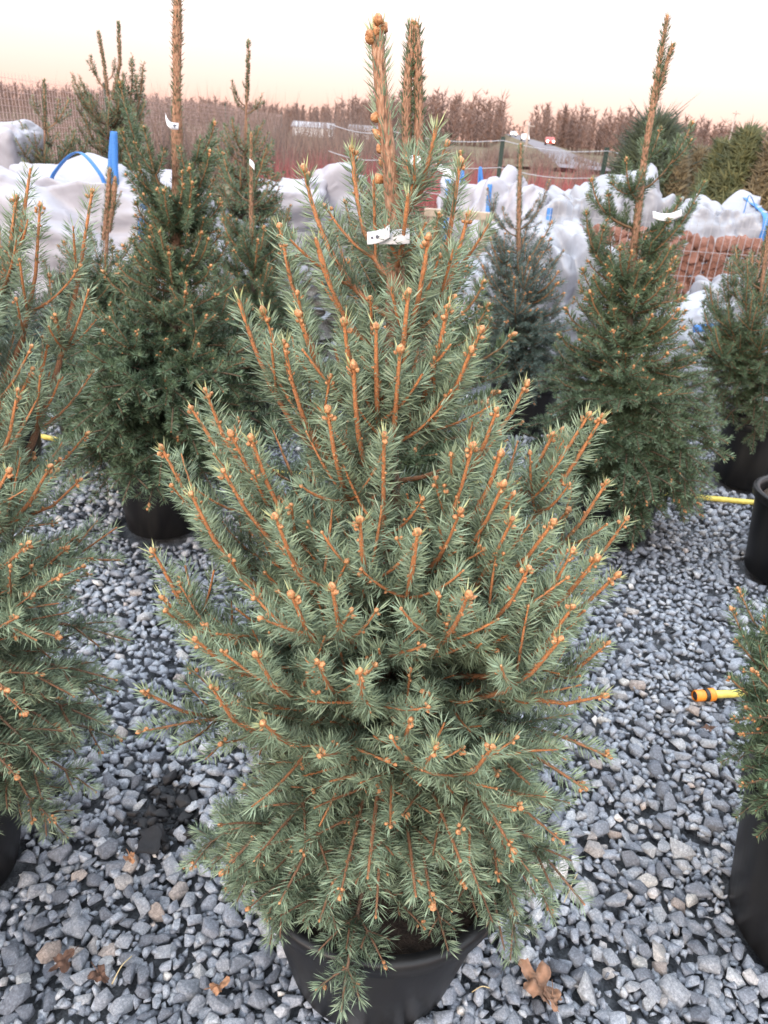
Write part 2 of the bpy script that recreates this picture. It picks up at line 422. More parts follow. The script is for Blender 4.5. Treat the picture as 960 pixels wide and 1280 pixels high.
# branch prototypes shared between the trees further off: five rises, two lengths, a few variants
POOLS = {}
RISES = ((-25, 0.0), (-5, .12), (20, .33), (42, .55), (63, .8)); LENS = (.2, .4)
def get_pool(c):
    k = c['pool']
    if k in POOLS: return POOLS[k]
    rng = np.random.default_rng(abs(hash(k)) % 1000 if False else sum(map(ord, k))); d = {}
    for e, zz in RISES:
        for L in LENS:
            for v in range(c.get('variants', 3)):
                T = np.array([cos(radians(e)), 0, sin(radians(e))])*L*c.get('lscale', 1.0)
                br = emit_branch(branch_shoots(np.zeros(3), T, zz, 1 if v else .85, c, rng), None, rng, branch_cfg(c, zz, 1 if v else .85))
                kids = [(q.name.split('.')[0], q.data) for q in br.children]; me = br.data
                for q in list(br.children): bpy.data.objects.remove(q)
                bpy.data.objects.remove(br)
                d.setdefault((e, L), []).append((me, kids))
    POOLS[k] = d; return d
def place_branch(c, B, T, root, rng):
    P = get_pool(c); D = T-B; L = np.linalg.norm(D); e = math.degrees(math.asin(D[2]/L)); az = atan2(D[1], D[0]); ls = c.get('lscale', 1.0)
    e_c = min((r_[0] for r_ in RISES), key=lambda q: abs(q-e)); l_c = min(LENS, key=lambda q: abs(math.log(q*ls/L)))
    V = P[(e_c, l_c)]; me, kids = V[rng.integers(0, len(V))]
    s_ = L/(l_c*ls)*rng.uniform(.95, 1.05); my = rng.choice([-1, 1])
    M = Matrix.Translation(B) @ Matrix.Rotation(az, 4, 'Z') @ Matrix.Rotation(-radians(e-e_c), 4, 'Y') @ Matrix.Rotation(rng.normal(0, .15), 4, 'X') @ Matrix.Diagonal((s_, s_*my, s_, 1))
    br = link('branch', me, root); br.matrix_local = M
    for nm, md in kids:
        q = stuff(link(nm, md, br))
        if nm == 'needles' and c.get('remat'): q.material_slots[0].link = 'OBJECT'; q.material_slots[0].material = c['remat']

def make_tree(label, trunk, prof, seed, tips=(), nfill=60, cfg=None, elev=None, pot=(.165, .235, .34), group=None,
              leader_len=.4, basez=.42, r_trunk=(.018, .006), fill_az=(0, 2*pi), leaders=None, yaw_pref=None, gap=(), zfill=None, whorls=None, keep_out=None):
    """trunk: list of 3D points from soil to top; prof: [(z, r)...]"""
    rng = np.random.default_rng(seed); c = dict(DEF); c.update(cfg or {})
    trunk = np.array(trunk, float); gx, gy = trunk[0][:2]
    root = thing('potted_spruce', label, 'spruce tree', (gx, gy, 0), group or 'potted spruces set out on the gravel')
    off = np.array([gx, gy, 0])
    TP = catmull(trunk, 10); zt = TP[:, 2]; ztop = zt[-1]
    axis = lambda z: np.array([np.interp(z, zt, TP[:, 0]), np.interp(z, zt, TP[:, 1])])
    pz = np.array([p[0] for p in prof]); pr = np.array([p[1] for p in prof])
    R = lambda z: np.interp(z, pz, pr, left=0.02, right=0.0)
    if pot:
        make_pot(root, (gx, gy), *pot)
        TP2 = np.r_[[[gx, gy, pot[2]-.07]], TP[TP[:, 2] > pot[2]-.06]]
    else: TP2 = TP
    TPf, Lf = resample(TP2, 60)
    fz = np.linspace(0, 1, 60); rad = r_trunk[0]*(1-fz)+r_trunk[1]*.8*fz
    V, Q, sz = tube(TPf-off, rad*(1+.06*rng.normal(size=60)), 12)
    ag = np.repeat(np.clip((fz-.45)*2.2, 0, 1), 12)
    link('trunk', mesh_np('trunk', V, Q, sz, [M_trunk], None, {'age': ag}, True), root)
    el = elev or (lambda z: np.interp((z-basez)/(ztop-basez), [-.2, .05, .2, .35, .5, .7, .85, 1], [-30, -14, 2, 22, 37, 50, 59, 66]))
    lists = []
    for tpx in tips:
        if len(tpx) == 2: lists.append((hit_profile(tpx[0], tpx[1], axis, R, ztop), 1.0))
        else: lists.append((np.array(tpx[2]), 1.0)) if not np.isscalar(tpx[2]) else lists.append((aty(*tpx), 1.0))
    z0, z1 = zfill or (pz[0], ztop-leader_len)
    # filler branches all round the stem, in rough whorls
    ga = rng.uniform(0, 6)
    for k in range(nfill):
        f = (k+.5+rng.uniform(-.4, .4))/nfill
        z = z0+(z1-z0)*f**1.05
        if whorls is not None: z = float(whorls[np.argmin(np.abs(np.array(whorls)-z))])+rng.normal(0, .012)
        ga += 2.39996+rng.normal(0, .25)
        az = fill_az[0]+(ga % (2*pi))/(2*pi)*(fill_az[1]-fill_az[0])
        if any(g0 < z < g1 for g0, g1 in gap): continue
        r_ = R(z)*rng.uniform(.72, 1.0); A = axis(z)
        Tf = np.array([A[0]+r_*cos(az), A[1]+r_*sin(az), z])
        if keep_out is not None:
            qx, qy, qz = project(Tf)
            if keep_out[0] < qx < keep_out[2] and keep_out[1] < qy < keep_out[3] and Tf[1] < gy: continue
        lists.append((Tf, .85))
    for T, vig in lists:
        A = axis(np.clip(T[2], 0, ztop)); rr = max(.03, np.hypot(T[0]-A[0], T[1]-A[1])); e = radians(el(T[2])+rng.normal(0, 4))
        bz = np.clip(T[2]-rr*tan(e), basez-.02, ztop-.06); bz = min(bz, max(T[2]+.12, basez))
        Ab = axis(bz); B = np.array([Ab[0], Ab[1], bz]); zz = (T[2]-basez)/(ztop-basez)
        if c.get('pool') and (vig < 1 or not c.get('own_tips')): place_branch(c, B-off, T-off, root, rng)
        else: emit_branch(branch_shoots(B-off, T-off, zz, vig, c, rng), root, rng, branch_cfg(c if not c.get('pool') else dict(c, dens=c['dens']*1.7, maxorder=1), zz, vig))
    # leaders: shoots on the stem itself
    for path, lr in (leaders if leaders is not None else [(TPf[TPf[:, 2] > ztop-leader_len], None)]):
        path = np.asarray(path, float)
        Pl, Ll = resample(path, K)
        cc = dict(c); cc.update(twig=M_trunk, r_tip=lr or r_trunk[1]*.9, r_grow=.008, needled=Ll*1.6, comb=0, dens=c['dens']*c.get('ldens', 2.2), nl=c['nl']*.9, nang=46, sides=8, Lt=Ll)
        cc['crown'] = c.get('crown', 0); emit_branch([dict(P=Pl-off, L=Ll, order=0, Lt=Ll)], root, rng, cc)
    return root

# ------------------------------------------------------------------ the spruce in the middle
HY = .99
def ht(px, py): return aty(px, py, HY)
hero_trunk = [(.042, HY, 0), (.038, HY, .30), ht(492, 760), ht(490, 560), ht(489, 430), ht(496, 300), ht(484, 180), ht(474, 90), ht(471, 38)]
hero_prof = [(.15, .2), (.22, .30), (.3, .335), (.38, .22), (.44, .25), (.55, .345), (.75, .36), (.92, .365), (1.03, .35), (1.12, .29), (1.2, .21), (1.28, .165), (1.36, .15), (1.42, .11), (1.5, .08), (1.6, .03), (1.66, 0)]
hero_tips = [(298, 375), (330, 392), (355, 430), (600, 415), (588, 440), (500, 440), (442, 460), (350, 285), (374, 395), (510, 368), (430, 405), (560, 385), (470, 410), 
             (257, 490), (240, 512), (203, 562), (280, 590), (315, 550), (290, 545), (268, 530), (410, 515), (480, 545), (657, 482), (620, 515), (690, 545),
             (735, 520), (752, 522), (625, 570), (575, 640), (590, 560), (345, 648), (450, 652), (522, 668), (690, 655), (757, 605), (782, 650), (715, 690), (660, 712),
             (628, 608), (585, 745), (320, 820), (203, 748), (192, 690), (240, 620), (415, 735), (365, 745), (745, 700), (770, 720), (640, 650),
             (180, 865), (175, 915), (245, 800), (400, 945), (545, 935), (615, 935), (700, 800), (755, 870), (760, 945), (730, 985), (265, 860), (450, 840), 
             (330, 905), (715, 760),
             (255, 1070), (230, 1085), (335, 1150), (730, 1130), (700, 1050), (385, 1160), (650, 1010), (425, 1120), (670, 1100), (300, 1110), (520, 1120), (400, 1150), (470, 1145), (645, 1140), (600, 1115), (350, 1128), (280, 1088), (690, 1138), (540, 1130), (460, 1095), (318, 1075), (575, 1075), (640, 1060)]
hero_tips += [(380, 215, HY+.03), (545, 160, HY-.02), (585, 270, HY+.0), (510, 245, HY-.06), (440, 188, HY+.08), (575, 205, HY+.12), (395, 300, HY-.05), (535, 300, HY-.09)]
hero = make_tree('bushy blue green spruce with orange buds and a white tag with handwriting', hero_trunk, hero_prof, 3, hero_tips, 48,
                 cfg=dict(Lt=.135, crown=14, ldens=.9, rim=.345, open_top=True), leader_len=.33, basez=.40, r_trunk=(.0175, .006), pot=(.178, .245, .345), zfill=(.25, 1.12), gap=((.33, .48),), keep_out=(225, 880, 440, 1060), whorls=(.28, .56, .74, .92, 1.04, 1.14))

# ------------------------------------------------------------------ ground, field, road, hills
def sheet(name, x0, x1, y0, y1, z, m, nx=2, ny=2, zf=None):
    xs = np.linspace(x0, x1, nx); ys = np.linspace(y0, y1, ny); X, Y = np.meshgrid(xs, ys)
    Z = np.full(X.shape, z) if zf is None else zf(X, Y)
    V = np.stack([X.ravel(), Y.ravel(), Z.ravel()], 1)
    j, i = np.meshgrid(np.arange(ny-1), np.arange(nx-1), indexing='ij')
    q = np.stack([j*nx+i, j*nx+i+1, (j+1)*nx+i+1, (j+1)*nx+i], -1).reshape(-1, 4)
    return struct(link(name, tri_mesh(name, V, q, [m], None, True)))
def ground_mat(name, cols, scales, bumpd=.03):
    m, n, l, b = mat(name)
    t1 = noise_node(n, l, scales[0], 6, 'Object', .6); r = ramp(n, [(.3, cols[0]), (.5, cols[1]), (.7, cols[2])]); l.new(t1.outputs[0], r.inputs[0])
    t2 = noise_node(n, l, scales[1], 5, 'Object', .65); r2 = ramp(n, [(.3, (.55, .55, .55)), (.7, (1.3, 1.3, 1.3))]); l.new(t2.outputs[0], r2.inputs[0])
    l.new(mixc(n, l, 1.0, r.outputs[0], r2.outputs[0], 'MULTIPLY'), b.inputs['Base Color']); b.inputs['Roughness'].default_value = .95
    b.inputs['Specular IOR Level'].default_value = .1
    bump(n, l, t2.outputs[0], b, .8, bumpd)
    return m
M_ground = ground_mat('meadow_soil', ((.085, .06, .04), (.13, .10, .065), (.10, .105, .055)), (.06, 1.3))
M_base = ground_mat('gravel_grit', ((.05, .053, .06), (.1, .105, .115), (.15, .155, .165)), (30, 160), .01)
M_yard = ground_mat('far_gravel', ((.12, .125, .14), (.2, .205, .22), (.27, .27, .28)), (3, 45), .02)
sheet('ground', -2500, 2500, -400, 4000, -.06, M_ground)
sheet('gravel_yard', -14, 16, -6, 15.5, -.04, M_yard)
gravel = sheet('gravel_bed', -3.4, 3.6, -.6, 5.4, -.026, M_base, 60, 50)

# ------------------------------------------------------------------ crushed stone
def stone_mat(name, use_attr):
    m, n, l, b = mat(name)
    if use_attr: src = attr(n, 'rnd').outputs['Fac']
    else: src = n.new('ShaderNodeObjectInfo').outputs['Random']
    r = ramp(n, [(0, (.13, .142, .168)), (.35, (.215, .23, .262)), (.7, (.305, .321, .352)), (.88, (.4, .403, .41)), (.94, (.33, .27, .235)), (.955, (.36, .31, .285)), (.985, (.5, .48, .45)), (1, (.53, .5, .47))])
    l.new(src, r.inputs[0])
    t = noise_node(n, l, 190 if use_attr else 4.2, 8, 'Object', .8); r2 = ramp(n, [(.3, (.4, .4, .42)), (.5, (.95, .95, .95)), (.68, (1.65, 1.62, 1.58))]); l.new(t.outputs[0], r2.inputs[0])
    col = mixc(n, l, 1.0, r.outputs[0], r2.outputs[0], 'MULTIPLY')
    if use_attr:
        wet = attr(n, 'wet').outputs['Fac']
        col = mixc(n, l, wet, col, (.018, .018, .02))
    l.new(col, b.inputs['Base Color']); b.inputs['Roughness'].default_value = .62; b.inputs['Specular IOR Level'].default_value = .35
    bump(n, l, t.outputs[0], b, .55, .003 if use_attr else .06)
    return m
M_stone = stone_mat('crushed_granite', True); M_stone_o = stone_mat('crushed_granite_piece', False)
POOL = []
prng = np.random.default_rng(11)
for k in range(48):
    npt = int(prng.integers(11, 17)); p = norm(prng.normal(size=(npt, 3)))
    p = np.sign(p)*np.abs(p)**prng.uniform(.6, .95); p *= prng.uniform(.85, 1.1, (npt, 1))
    p = p/np.abs(p).max(0)*np.array([1.0, prng.uniform(.6, .85), prng.uniform(.42, .72)])
    bm = bmesh.new(); [bm.verts.new(v) for v in p]
    bmesh.ops.convex_hull(bm, input=bm.verts[:], use_existing_faces=False)
    bmesh.ops.delete(bm, geom=[v for v in bm.verts if not v.link_faces], context='VERTS')
    bmesh.ops.bevel(bm, geom=bm.edges[:], offset=.03, segments=1, affect='EDGES', clamp_overlap=True)
    bmesh.ops.triangulate(bm, faces=bm.faces[:])
    bm.verts.index_update()
    POOL.append((np.array([v.co[:] for v in bm.verts]), np.array([[v.index for v in f.verts] for f in bm.faces])))
    bm.free()
POOL_LO = []
for k in range(48):
    npt = 9; p = norm(prng.normal(size=(npt, 3))); p = p/np.abs(p).max(0)*np.array([1.0, prng.uniform(.6, .9), prng.uniform(.45, .75)])
    bm = bmesh.new(); [bm.verts.new(v) for v in p]
    bmesh.ops.convex_hull(bm, input=bm.verts[:], use_existing_faces=False)
    bmesh.ops.delete(bm, geom=[v for v in bm.verts if not v.link_faces], context='VERTS'); bm.verts.index_update()
    POOL_LO.append((np.array([v.co[:] for v in bm.verts]), np.array([[v.index for v in f.verts] for f in bm.faces])))
    bm.free()
def rot_matrix(yaw, pitch, roll):
    cy, sy, cp, sp, cr_, sr = np.cos(yaw), np.sin(yaw), np.cos(pitch), np.sin(pitch), np.cos(roll), np.sin(roll)
    return np.stack([np.stack([cy*cp, cy*sp*sr-sy*cr_, cy*sp*cr_+sy*sr], -1), np.stack([sy*cp, sy*sp*sr+cy*cr_, sy*sp*cr_-cy*sr], -1), np.stack([-sp, cp*sr, cp*cr_], -1)], -2)
POTS = []           # (x, y, r) circles kept clear of stones; filled by the tree list below
def throw(rng, n, rmin, rmax, k, occ, cell, pack, bounds, out):
    x0, x1, y0, y1 = bounds
    for q in range(n):
        # more darts near the camera than far away, none far outside the view
        y = y0+(y1-y0)*rng.random()
        half = .62+.6*max(y, .3)
        x = rng.uniform(-half, half)
        if not (x0 < x < x1): continue
        r_ = rmin*(rmax/rmin)**(rng.random()**k)
        if any((x-a)**2+(y-b)**2 < (c+r_*.3)**2 for a, b, c in POTS): continue
        ci, cj = int(x//cell), int(y//cell); ok = True
        for a in (-1, 0, 1):
            for b in (-1, 0, 1):
                for (X, Y, R_) in occ.get((ci+a, cj+b), ()):
                    if (X-x)**2+(Y-y)**2 < (pack*(R_+r_))**2: ok = False; break
                if not ok: break
            if not ok: break
        if ok: occ.setdefault((ci, cj), []).append((x, y, r_)); out.append((x, y, r_))
def lay_gravel():
    rng = np.random.default_rng(5); occ = {}; st = []
    B = (-3.2, 3.4, .1, 4.9)
    throw(rng, 2200, .025, .035, 1.8, occ, .08, .68, B, st)
    throw(rng, 26000, .0145, .026, 1.0, occ, .08, .53, B, st)
    throw(rng, 45000, .009, .0145, 1.0, occ, .08, .5, B, st)
    st = np.array(st); n = len(st)
    px, py, dz = project(np.c_[st[:, :2], np.full(n, .01)])
    idx = rng.integers(0, 48, n)
    Rm = rot_matrix(rng.uniform(0, 2*pi, n), rng.normal(0, .28, n), rng.normal(0, .28, n))
    z = rng.uniform(-.004, .012, n)-.006+.25*st[:, 2]
    val = np.clip(rng.beta(2.2, 2.4, n)*.95+(rng.random(n) < .03)*rng.uniform(.25, .5, n), 0, 1)
    # dark wet patch between the pots
    w0 = ground(205, 1015); wet = ((st[:, 0]-w0[0])/.085)**2+((st[:, 1]-w0[1])/.10)**2 < 1+.5*rng.normal(size=n)
    score = st[:, 2]/dz
    vis = (px > 5) & (px < 955) & (py > 640) & (py < 1275) & ~((np.abs(px-480) < 240) & (py > 640) & (py < 1200)) & ~((px < 150) & (py < 900)) & ~wet & ~((np.abs(px-480) < 130) & (py > 1100)) & ~(px > 910)
    cand = np.where(vis)[0]; top = cand[np.argsort(-score[cand])[:300]]
    single = np.zeros(n, bool); single[top] = True
    pool_me = [tri_mesh('stone', V, T, [M_stone_o]) for V, T in POOL]
    for i in top:
        o = link('stone', pool_me[idx[i]], gravel)
        M = Matrix([list(Rm[i][k]*st[i, 2])+[[st[i, 0], st[i, 1], z[i]][k]] for k in range(3)]+[[0, 0, 0, 1]])
        o.matrix_local = M
    VV = []; TT = []; RR = []; WW = []; base = 0
    def put(V, T, Rm_, s, p, v, w):
        nonlocal base
        VV.append((V*s)@Rm_.T+p); TT.append(T+base); base += len(V); RR.append(np.full(len(V), v)); WW.append(np.full(len(V), w))
    for i in np.where(~single)[0]:
        V, T = (POOL if dz[i] < 1.95 and st[i, 2] > .016 else POOL_LO)[idx[i]]
        put(V, T, Rm[i], st[i, 2], np.array([st[i, 0], st[i, 1], z[i]]), val[i], float(wet[i]))
    # lower layer, seen in the gaps
    for q in range(11000):
        y = rng.uniform(.3, 3.6); half = .7+.6*y; x = rng.uniform(-half, half)
        if any((x-a)**2+(y-b)**2 < (c+.005)**2 for a, b, c in POTS): continue
        k = rng.integers(0, 48); R1 = rot_matrix(rng.uniform(0, 6.28), rng.uniform(-.6, .6), rng.uniform(-.6, .6))
        V, T = POOL_LO[k]; put(V, T, R1, rng.uniform(.011, .02), np.array([x, y, rng.uniform(-.011, -.004)]), rng.random()*.8, float(((x-w0[0])/.09)**2+((y-w0[1])/.11)**2 < 1))
    o = link('loose_gravel', tri_mesh('loose_gravel', np.concatenate(VV), np.concatenate(TT), [M_stone], {'rnd': np.concatenate(RR), 'wet': np.concatenate(WW)}), gravel)
    stuff(o)

# ------------------------------------------------------------------ other potted spruces
def profile(z0, z1, rmax, ztop, peak=.25, leader=.35, rbot=.7):
    L = [(z0-.12, rmax*.3), (z0, rmax*rbot)]
    zc = z0+(z1-z0)*peak; L.append((zc, rmax))
    for f in (.35, .6, .8, 1.0): L.append((zc+(z1-zc)*f, rmax*(1-f)**.85+.05))
    L.append((ztop, .0)); return L
MID = dict(pool='mid', Lt=.165, ldens=1.4, dens=12, nw=.0011, nl=.0255, comb=.35, spindle=False, sides=4, inter=.35, needle=M_needle_g, twig=M_twig_d, buds=.0065)
FAR = dict(pool='far', lscale=1.4, variants=2, Lt=.18, ldens=3.0, r_tip=.003, dens=4.0, nw=.0026, nl=.028, spindle=False, sides=3, inter=.5, needle=M_needle_g, twig=M_twig_d, buds=0)
# left foreground
bx, by = -.95, 1.10; POTS.append((bx, by, .17))
B_prof = [(.08, .25), (.18, .38), (.5, .43), (.75, .46), (.95, .43), (1.1, .36), (1.2, .31), (1.3, .27), (1.42, .24), (1.5, .16), (1.7, .05), (1.85, 0)]
make_tree('spruce with orange twigs in a black pot, beside the dark wet stones', [(bx, by, 0), (bx+.02, by, .5), (bx+.03, by, 1.2), (bx+.0, by, 1.9)], B_prof, 21,
          [(38, 212), (115, 240), (50, 258), (20, 250), (60, 428), (40, 462), (22, 490), (108, 543), (145, 660), (62, 585), (20, 772), (8, 862), (30, 890), (100, 600), (92, 870), (145, 850), (150, 925), (120, 990), (60, 960), (150, 700), (10, 590), (35, 680), (160, 800), (20, 970), (130, 905), (5, 320), (75, 720), (45, 800)],
          42, cfg=dict(Lt=.13, dens=15, open_top=True), fill_az=(-pi*.8, pi*.75), leader_len=.4, zfill=(.15, 1.35))
# right foreground
cx, cy = 1.05, 1.10; POTS.append((cx, cy, .19))
make_tree('low green spruce in a black pot beside the orange hose end', [(cx, cy, 0), (cx, cy, .5), (cx+.02, cy, .9), (cx, cy, 1.15)], [(.25, .1), (.33, .27), (.5, .36), (.68, .35), (.85, .25), (1.0, .16), (1.15, 0)], 22,
          [(908, 768), (935, 745), (925, 800), (915, 850), (918, 960), (930, 1035), (912, 1000), (945, 900), (922, 900), (935, 985), (925, 880), (950, 780), (950, 840), (930, 920)], 90,
          cfg=dict(pool='near', variants=2, Lt=.11, needle=M_needle_g, twig=M_twig_d, dens=16, nl=.023, nw=.0009, buds=.006), pot=(.19, .245, .40), leader_len=.15, basez=.46, zfill=(.4, 1.0))
# behind on the left, tall leader out of the picture
dy = 2.78; d0 = ground(205, 655); POTS.append((d0[0], dy, .19))
dk = lambda px, py: aty(px, py, dy)
make_tree('dense dark green spruce whose tall leader carries a curled white tag', [(dk(205, 655)[0], dy, 0), dk(212, 540), dk(218, 400), dk(221, 200), dk(221, 90), dk(222, -20)],
          [(.12, .3), (.25, .46), (.5, .55), (.75, .52), (.9, .42), (1.05, .28), (1.15, .19), (1.35, .14), (1.5, .16), (1.62, .14), (1.75, .06), (1.95, 0)], 23,
          [(268, 155, dy), (150, 105, dy), (152, 165, dy+.05), (175, 215, dy), (262, 190, dy-.05), (180, 160, dy-.1), (275, 255, dy), (170, 255, dy), (240, 230, dy-.15), (205, 240, dy-.18), (200, 290, dy-.2), (260, 300, dy-.1), (165, 300, dy)],
          150, cfg=dict(MID, own_tips=True), leader_len=.85, pot=(.15, .195, .36), basez=.42, r_trunk=(.024, .009), zfill=(.18, 1.42))
# right, twin-topped leader
ey = 3.0; POTS.append((aty(765, 640, ey)[0], ey, .18))
ek = lambda px, py: aty(px, py, ey)
make_tree('green spruce with a forked leader in front of the red rock basket', [(ek(768, 640)[0], ey, 0), ek(775, 560), ek(785, 420), ek(790, 330), ek(805, 200), ek(820, 100), ek(834, 22)],
          [(.03, .2), (.12, .38), (.4, .46), (.65, .42), (.8, .36), (.95, .29), (1.1, .23), (1.25, .18), (1.4, .2), (1.6, .17), (1.7, .06), (1.95, 0)], 24,
          [(740, 225, ey), (733, 265, ey-.05), (783, 200, ey-.08), (865, 155, ey), (880, 228, ey), (826, 160, ey+.06), (835, 275, ey-.1), (845, 330, ey), (775, 310, ey-.2), (700, 420, ey), (760, 240, ey+.1), (800, 215, ey+.1), (850, 250, ey-.05), (742, 345, ey-.1), (838, 310, ey-.1)],
          145, cfg=dict(MID, own_tips=True), leader_len=.45, pot=(.15, .19, .3), basez=.34, r_trunk=(.022, .007), zfill=(.08, 1.25),
          leaders=[([ek(788, 350), ek(805, 200), ek(834, 22)], .005), ([ek(818, 130), ek(830, 90), ek(840, 58)], .005)])
# behind the middle spruce, two leaders
iy = 2.0; ik = lambda px, py: aty(px, py, iy); POTS.append((ik(520, 600)[0], iy, .18))
make_tree('half hidden spruce with two upright leaders and paper tags', [(ik(520, 640)[0], iy, 0), ik(518, 500), ik(512, 330), ik(510, 215), ik(512, 110), ik(517, 28)],
          [(.2, .2), (.35, .36), (.6, .4), (.85, .36), (1.05, .28), (1.2, .22), (1.35, .17), (1.5, .1), (1.75, 0)], 25,
          [(575, 190, iy), (440, 190, iy), (615, 400, iy), (560, 350, iy)], 70, cfg=dict(MID), leader_len=.4, pot=(.18, .23, .36), basez=.46, zfill=(.4, 1.4),
          leaders=[([ik(508, 230), ik(508, 120), ik(516, 30)], .0065), ([ik(522, 240), ik(524, 140), ik(520, 32)], .006)])
# blue-grey one between
jy = 4.3; jk = lambda px, py: aty(px, py, jy)
make_tree('small blue grey spruce with tiered branches and a bare tip', [(jk(645, 560)[0], jy, 0), jk(646, 480), jk(648, 330), jk(649, 250), jk(651, 182)],
          [(.1, .2), (.2, .36), (.4, .38), (.6, .36), (.8, .33), (.95, .26), (1.1, .22), (1.2, .16), (1.32, .1), (1.5, 0)], 26,
          [(610, 235, jy), (688, 225, jy), (628, 258, jy), (672, 250, jy), (690, 280, jy), (612, 280, jy)], 85, cfg=dict(MID, remat=M_needle_b), leader_len=.5, pot=(.17, .21, .32), basez=.38, zfill=(.2, 1.15))
# right edge, two pots
fy = 3.72; fk = lambda px, py: aty(px, py, fy); POTS.append((fk(925, 590)[0], fy, .2))
make_tree('dark spruce with flat drooping branches beside the blue strap', [(fk(927, 600)[0], fy, 0), fk(940, 500), fk(950, 380), fk(962, 280)],
          [(.2, .2), (.3, .33), (.55, .4), (.8, .38), (1.0, .26), (1.2, .14), (1.4, 0)], 27, [], 90, cfg=dict(MID, pool='droop', buds=0, variants=2, light=.8, comb=.9, lift=.1), leader_len=.2, pot=(.15, .18, .36), basez=.44, zfill=(.25, 1.2))
g0 = ground(985, 742); gy = 2.72; POTS.append((1.70, gy, .18))
make_tree('spruce in the open black pot behind the orange hose end', [(1.72, gy, 0), (1.76, gy, .5), (1.86, gy, 1.0), (1.92, gy, 1.5)],
          [(.5, .1), (.7, .2), (.9, .26), (1.2, .18), (1.5, 0)], 28, [], 34, cfg=dict(MID), leader_len=.25, pot=(.17, .215, .37), basez=.75, zfill=(.7, 1.3))
# left edge behind
hy = 3.05; hk = lambda px, py: aty(px, py, hy); POTS.append((-1.78, hy, .19))
make_tree('dark spruce behind the orange twigged one, its pot by the yellow hose', [(-1.78, hy, 0), (-1.78, hy, .6), (-1.77, hy, 1.0), (-1.80, hy, 1.35)],
          [(.3, .2), (.45, .36), (.65, .42), (.85, .36), (1.05, .2), (1.35, 0)], 29, [], 60, cfg=dict(MID, remat=M_needle_b), leader_len=.25, pot=(.18, .22, .36), basez=.45, zfill=(.45, 1.15))
# small twin tip in front of the big bag
oy = 3.7; ok_ = lambda px, py: aty(px, py, oy)
make_tree('spruce with a short double tip in front of the big white bag', [(ok_(120, 520)[0], oy, 0), ok_(124, 430), ok_(132, 330), ok_(137, 212)],
          [(.2, .2), (.35, .4), (.6, .42), (.8, .36), (1.0, .26), (1.1, .12), (1.35, 0)], 30, [(150, 240, oy), (92, 330, oy), (165, 300, oy)], 75, cfg=dict(MID), leader_len=.25, pot=(.18, .22, .36), basez=.45, zfill=(.35, 1.05),
          leaders=[([ok_(130, 300), ok_(135, 250), ok_(137, 212)], .007), ([ok_(136, 290), ok_(142, 250), ok_(144, 222)], .006)])
ky = 3.9; kk = lambda px, py: aty(px, py, ky)
make_tree('spruce with a bare tan stem and a tag on its thin leader', [(kk(322, 520)[0], ky, 0), kk(320, 430), kk(316, 330), kk(314, 250), kk(314, 168)],
          [(.2, .2), (.35, .38), (.6, .42), (.85, .38), (1.05, .28), (1.2, .18), (1.3, .12), (1.55, 0)], 31, [(280, 195, ky), (335, 230, ky), (275, 250, ky), (365, 255, ky), (345, 330, ky)], 80,
          cfg=dict(MID), leader_len=.6, pot=(.18, .22, .36), basez=.45, r_trunk=(.02, .006), zfill=(.3, 1.2))
ly = 6.3; lk = lambda px, py: aty(px, py, ly)
make_tree('slender spruce with a long thin leader in front of the wire fence', [(lk(302, 400)[0], ly, 0), lk(303, 300), lk(305, 200), lk(309, 110), lk(311, 52)],
          [(.2, .3), (.5, .52), (.9, .48), (1.2, .38), (1.45, .26), (1.65, .16), (2.1, 0)], 32, [(291, 98, ly), (328, 115, ly), (292, 115, ly), (303, 100, ly), (330, 150, ly)], 70,
          cfg=dict(FAR), leader_len=.4, pot=(.18, .22, .36), basez=.45, r_trunk=(.018, .0045), zfill=(.4, 1.6))
my = 7.6; mk = lambda px, py: aty(px, py, my)
make_tree('tall spruce with a forked top behind the big white bag', [(mk(140, 330)[0], my, 0), mk(140, 240), mk(138, 150), mk(132, 90), mk(122, 40)],
          [(.2, .4), (.6, .64), (1.0, .6), (1.4, .46), (1.7, .34), (1.95, .3), (2.1, .2), (2.5, 0)], 33,
          [(102, 96, my), (112, 70, my), (106, 108, my), (180, 75, my), (178, 92, my), (168, 72, my), (142, 72, my), (160, 120, my)], 80,
          cfg=dict(FAR), leader_len=.4, pot=(.2, .25, .4), basez=.5, r_trunk=(.02, .004), zfill=(.4, 1.9),
          leaders=[([mk(135, 120), mk(130, 80), mk(123, 40)], .006), ([mk(140, 125), mk(150, 80), mk(148, 28)], .006)])
ny_ = 7.2; nk = lambda px, py: aty(px, py, ny_)
make_tree('yellowish green spruce behind the blue strap loop of the big bag', [(nk(55, 330)[0], ny_, 0), nk(55, 240), nk(56, 160), nk(55, 100)],
          [(.2, .4), (.6, .6), (1.0, .56), (1.3, .42), (1.5, .25), (1.6, .12), (2.0, 0)], 34, [(40, 118, ny_), (78, 122, ny_), (28, 150, ny_), (92, 165, ny_)], 70,
          cfg=dict(FAR), leader_len=.4, pot=(.2, .25, .4), basez=.5, r_trunk=(.02, .005), zfill=(.4, 1.45))
lay_gravel()

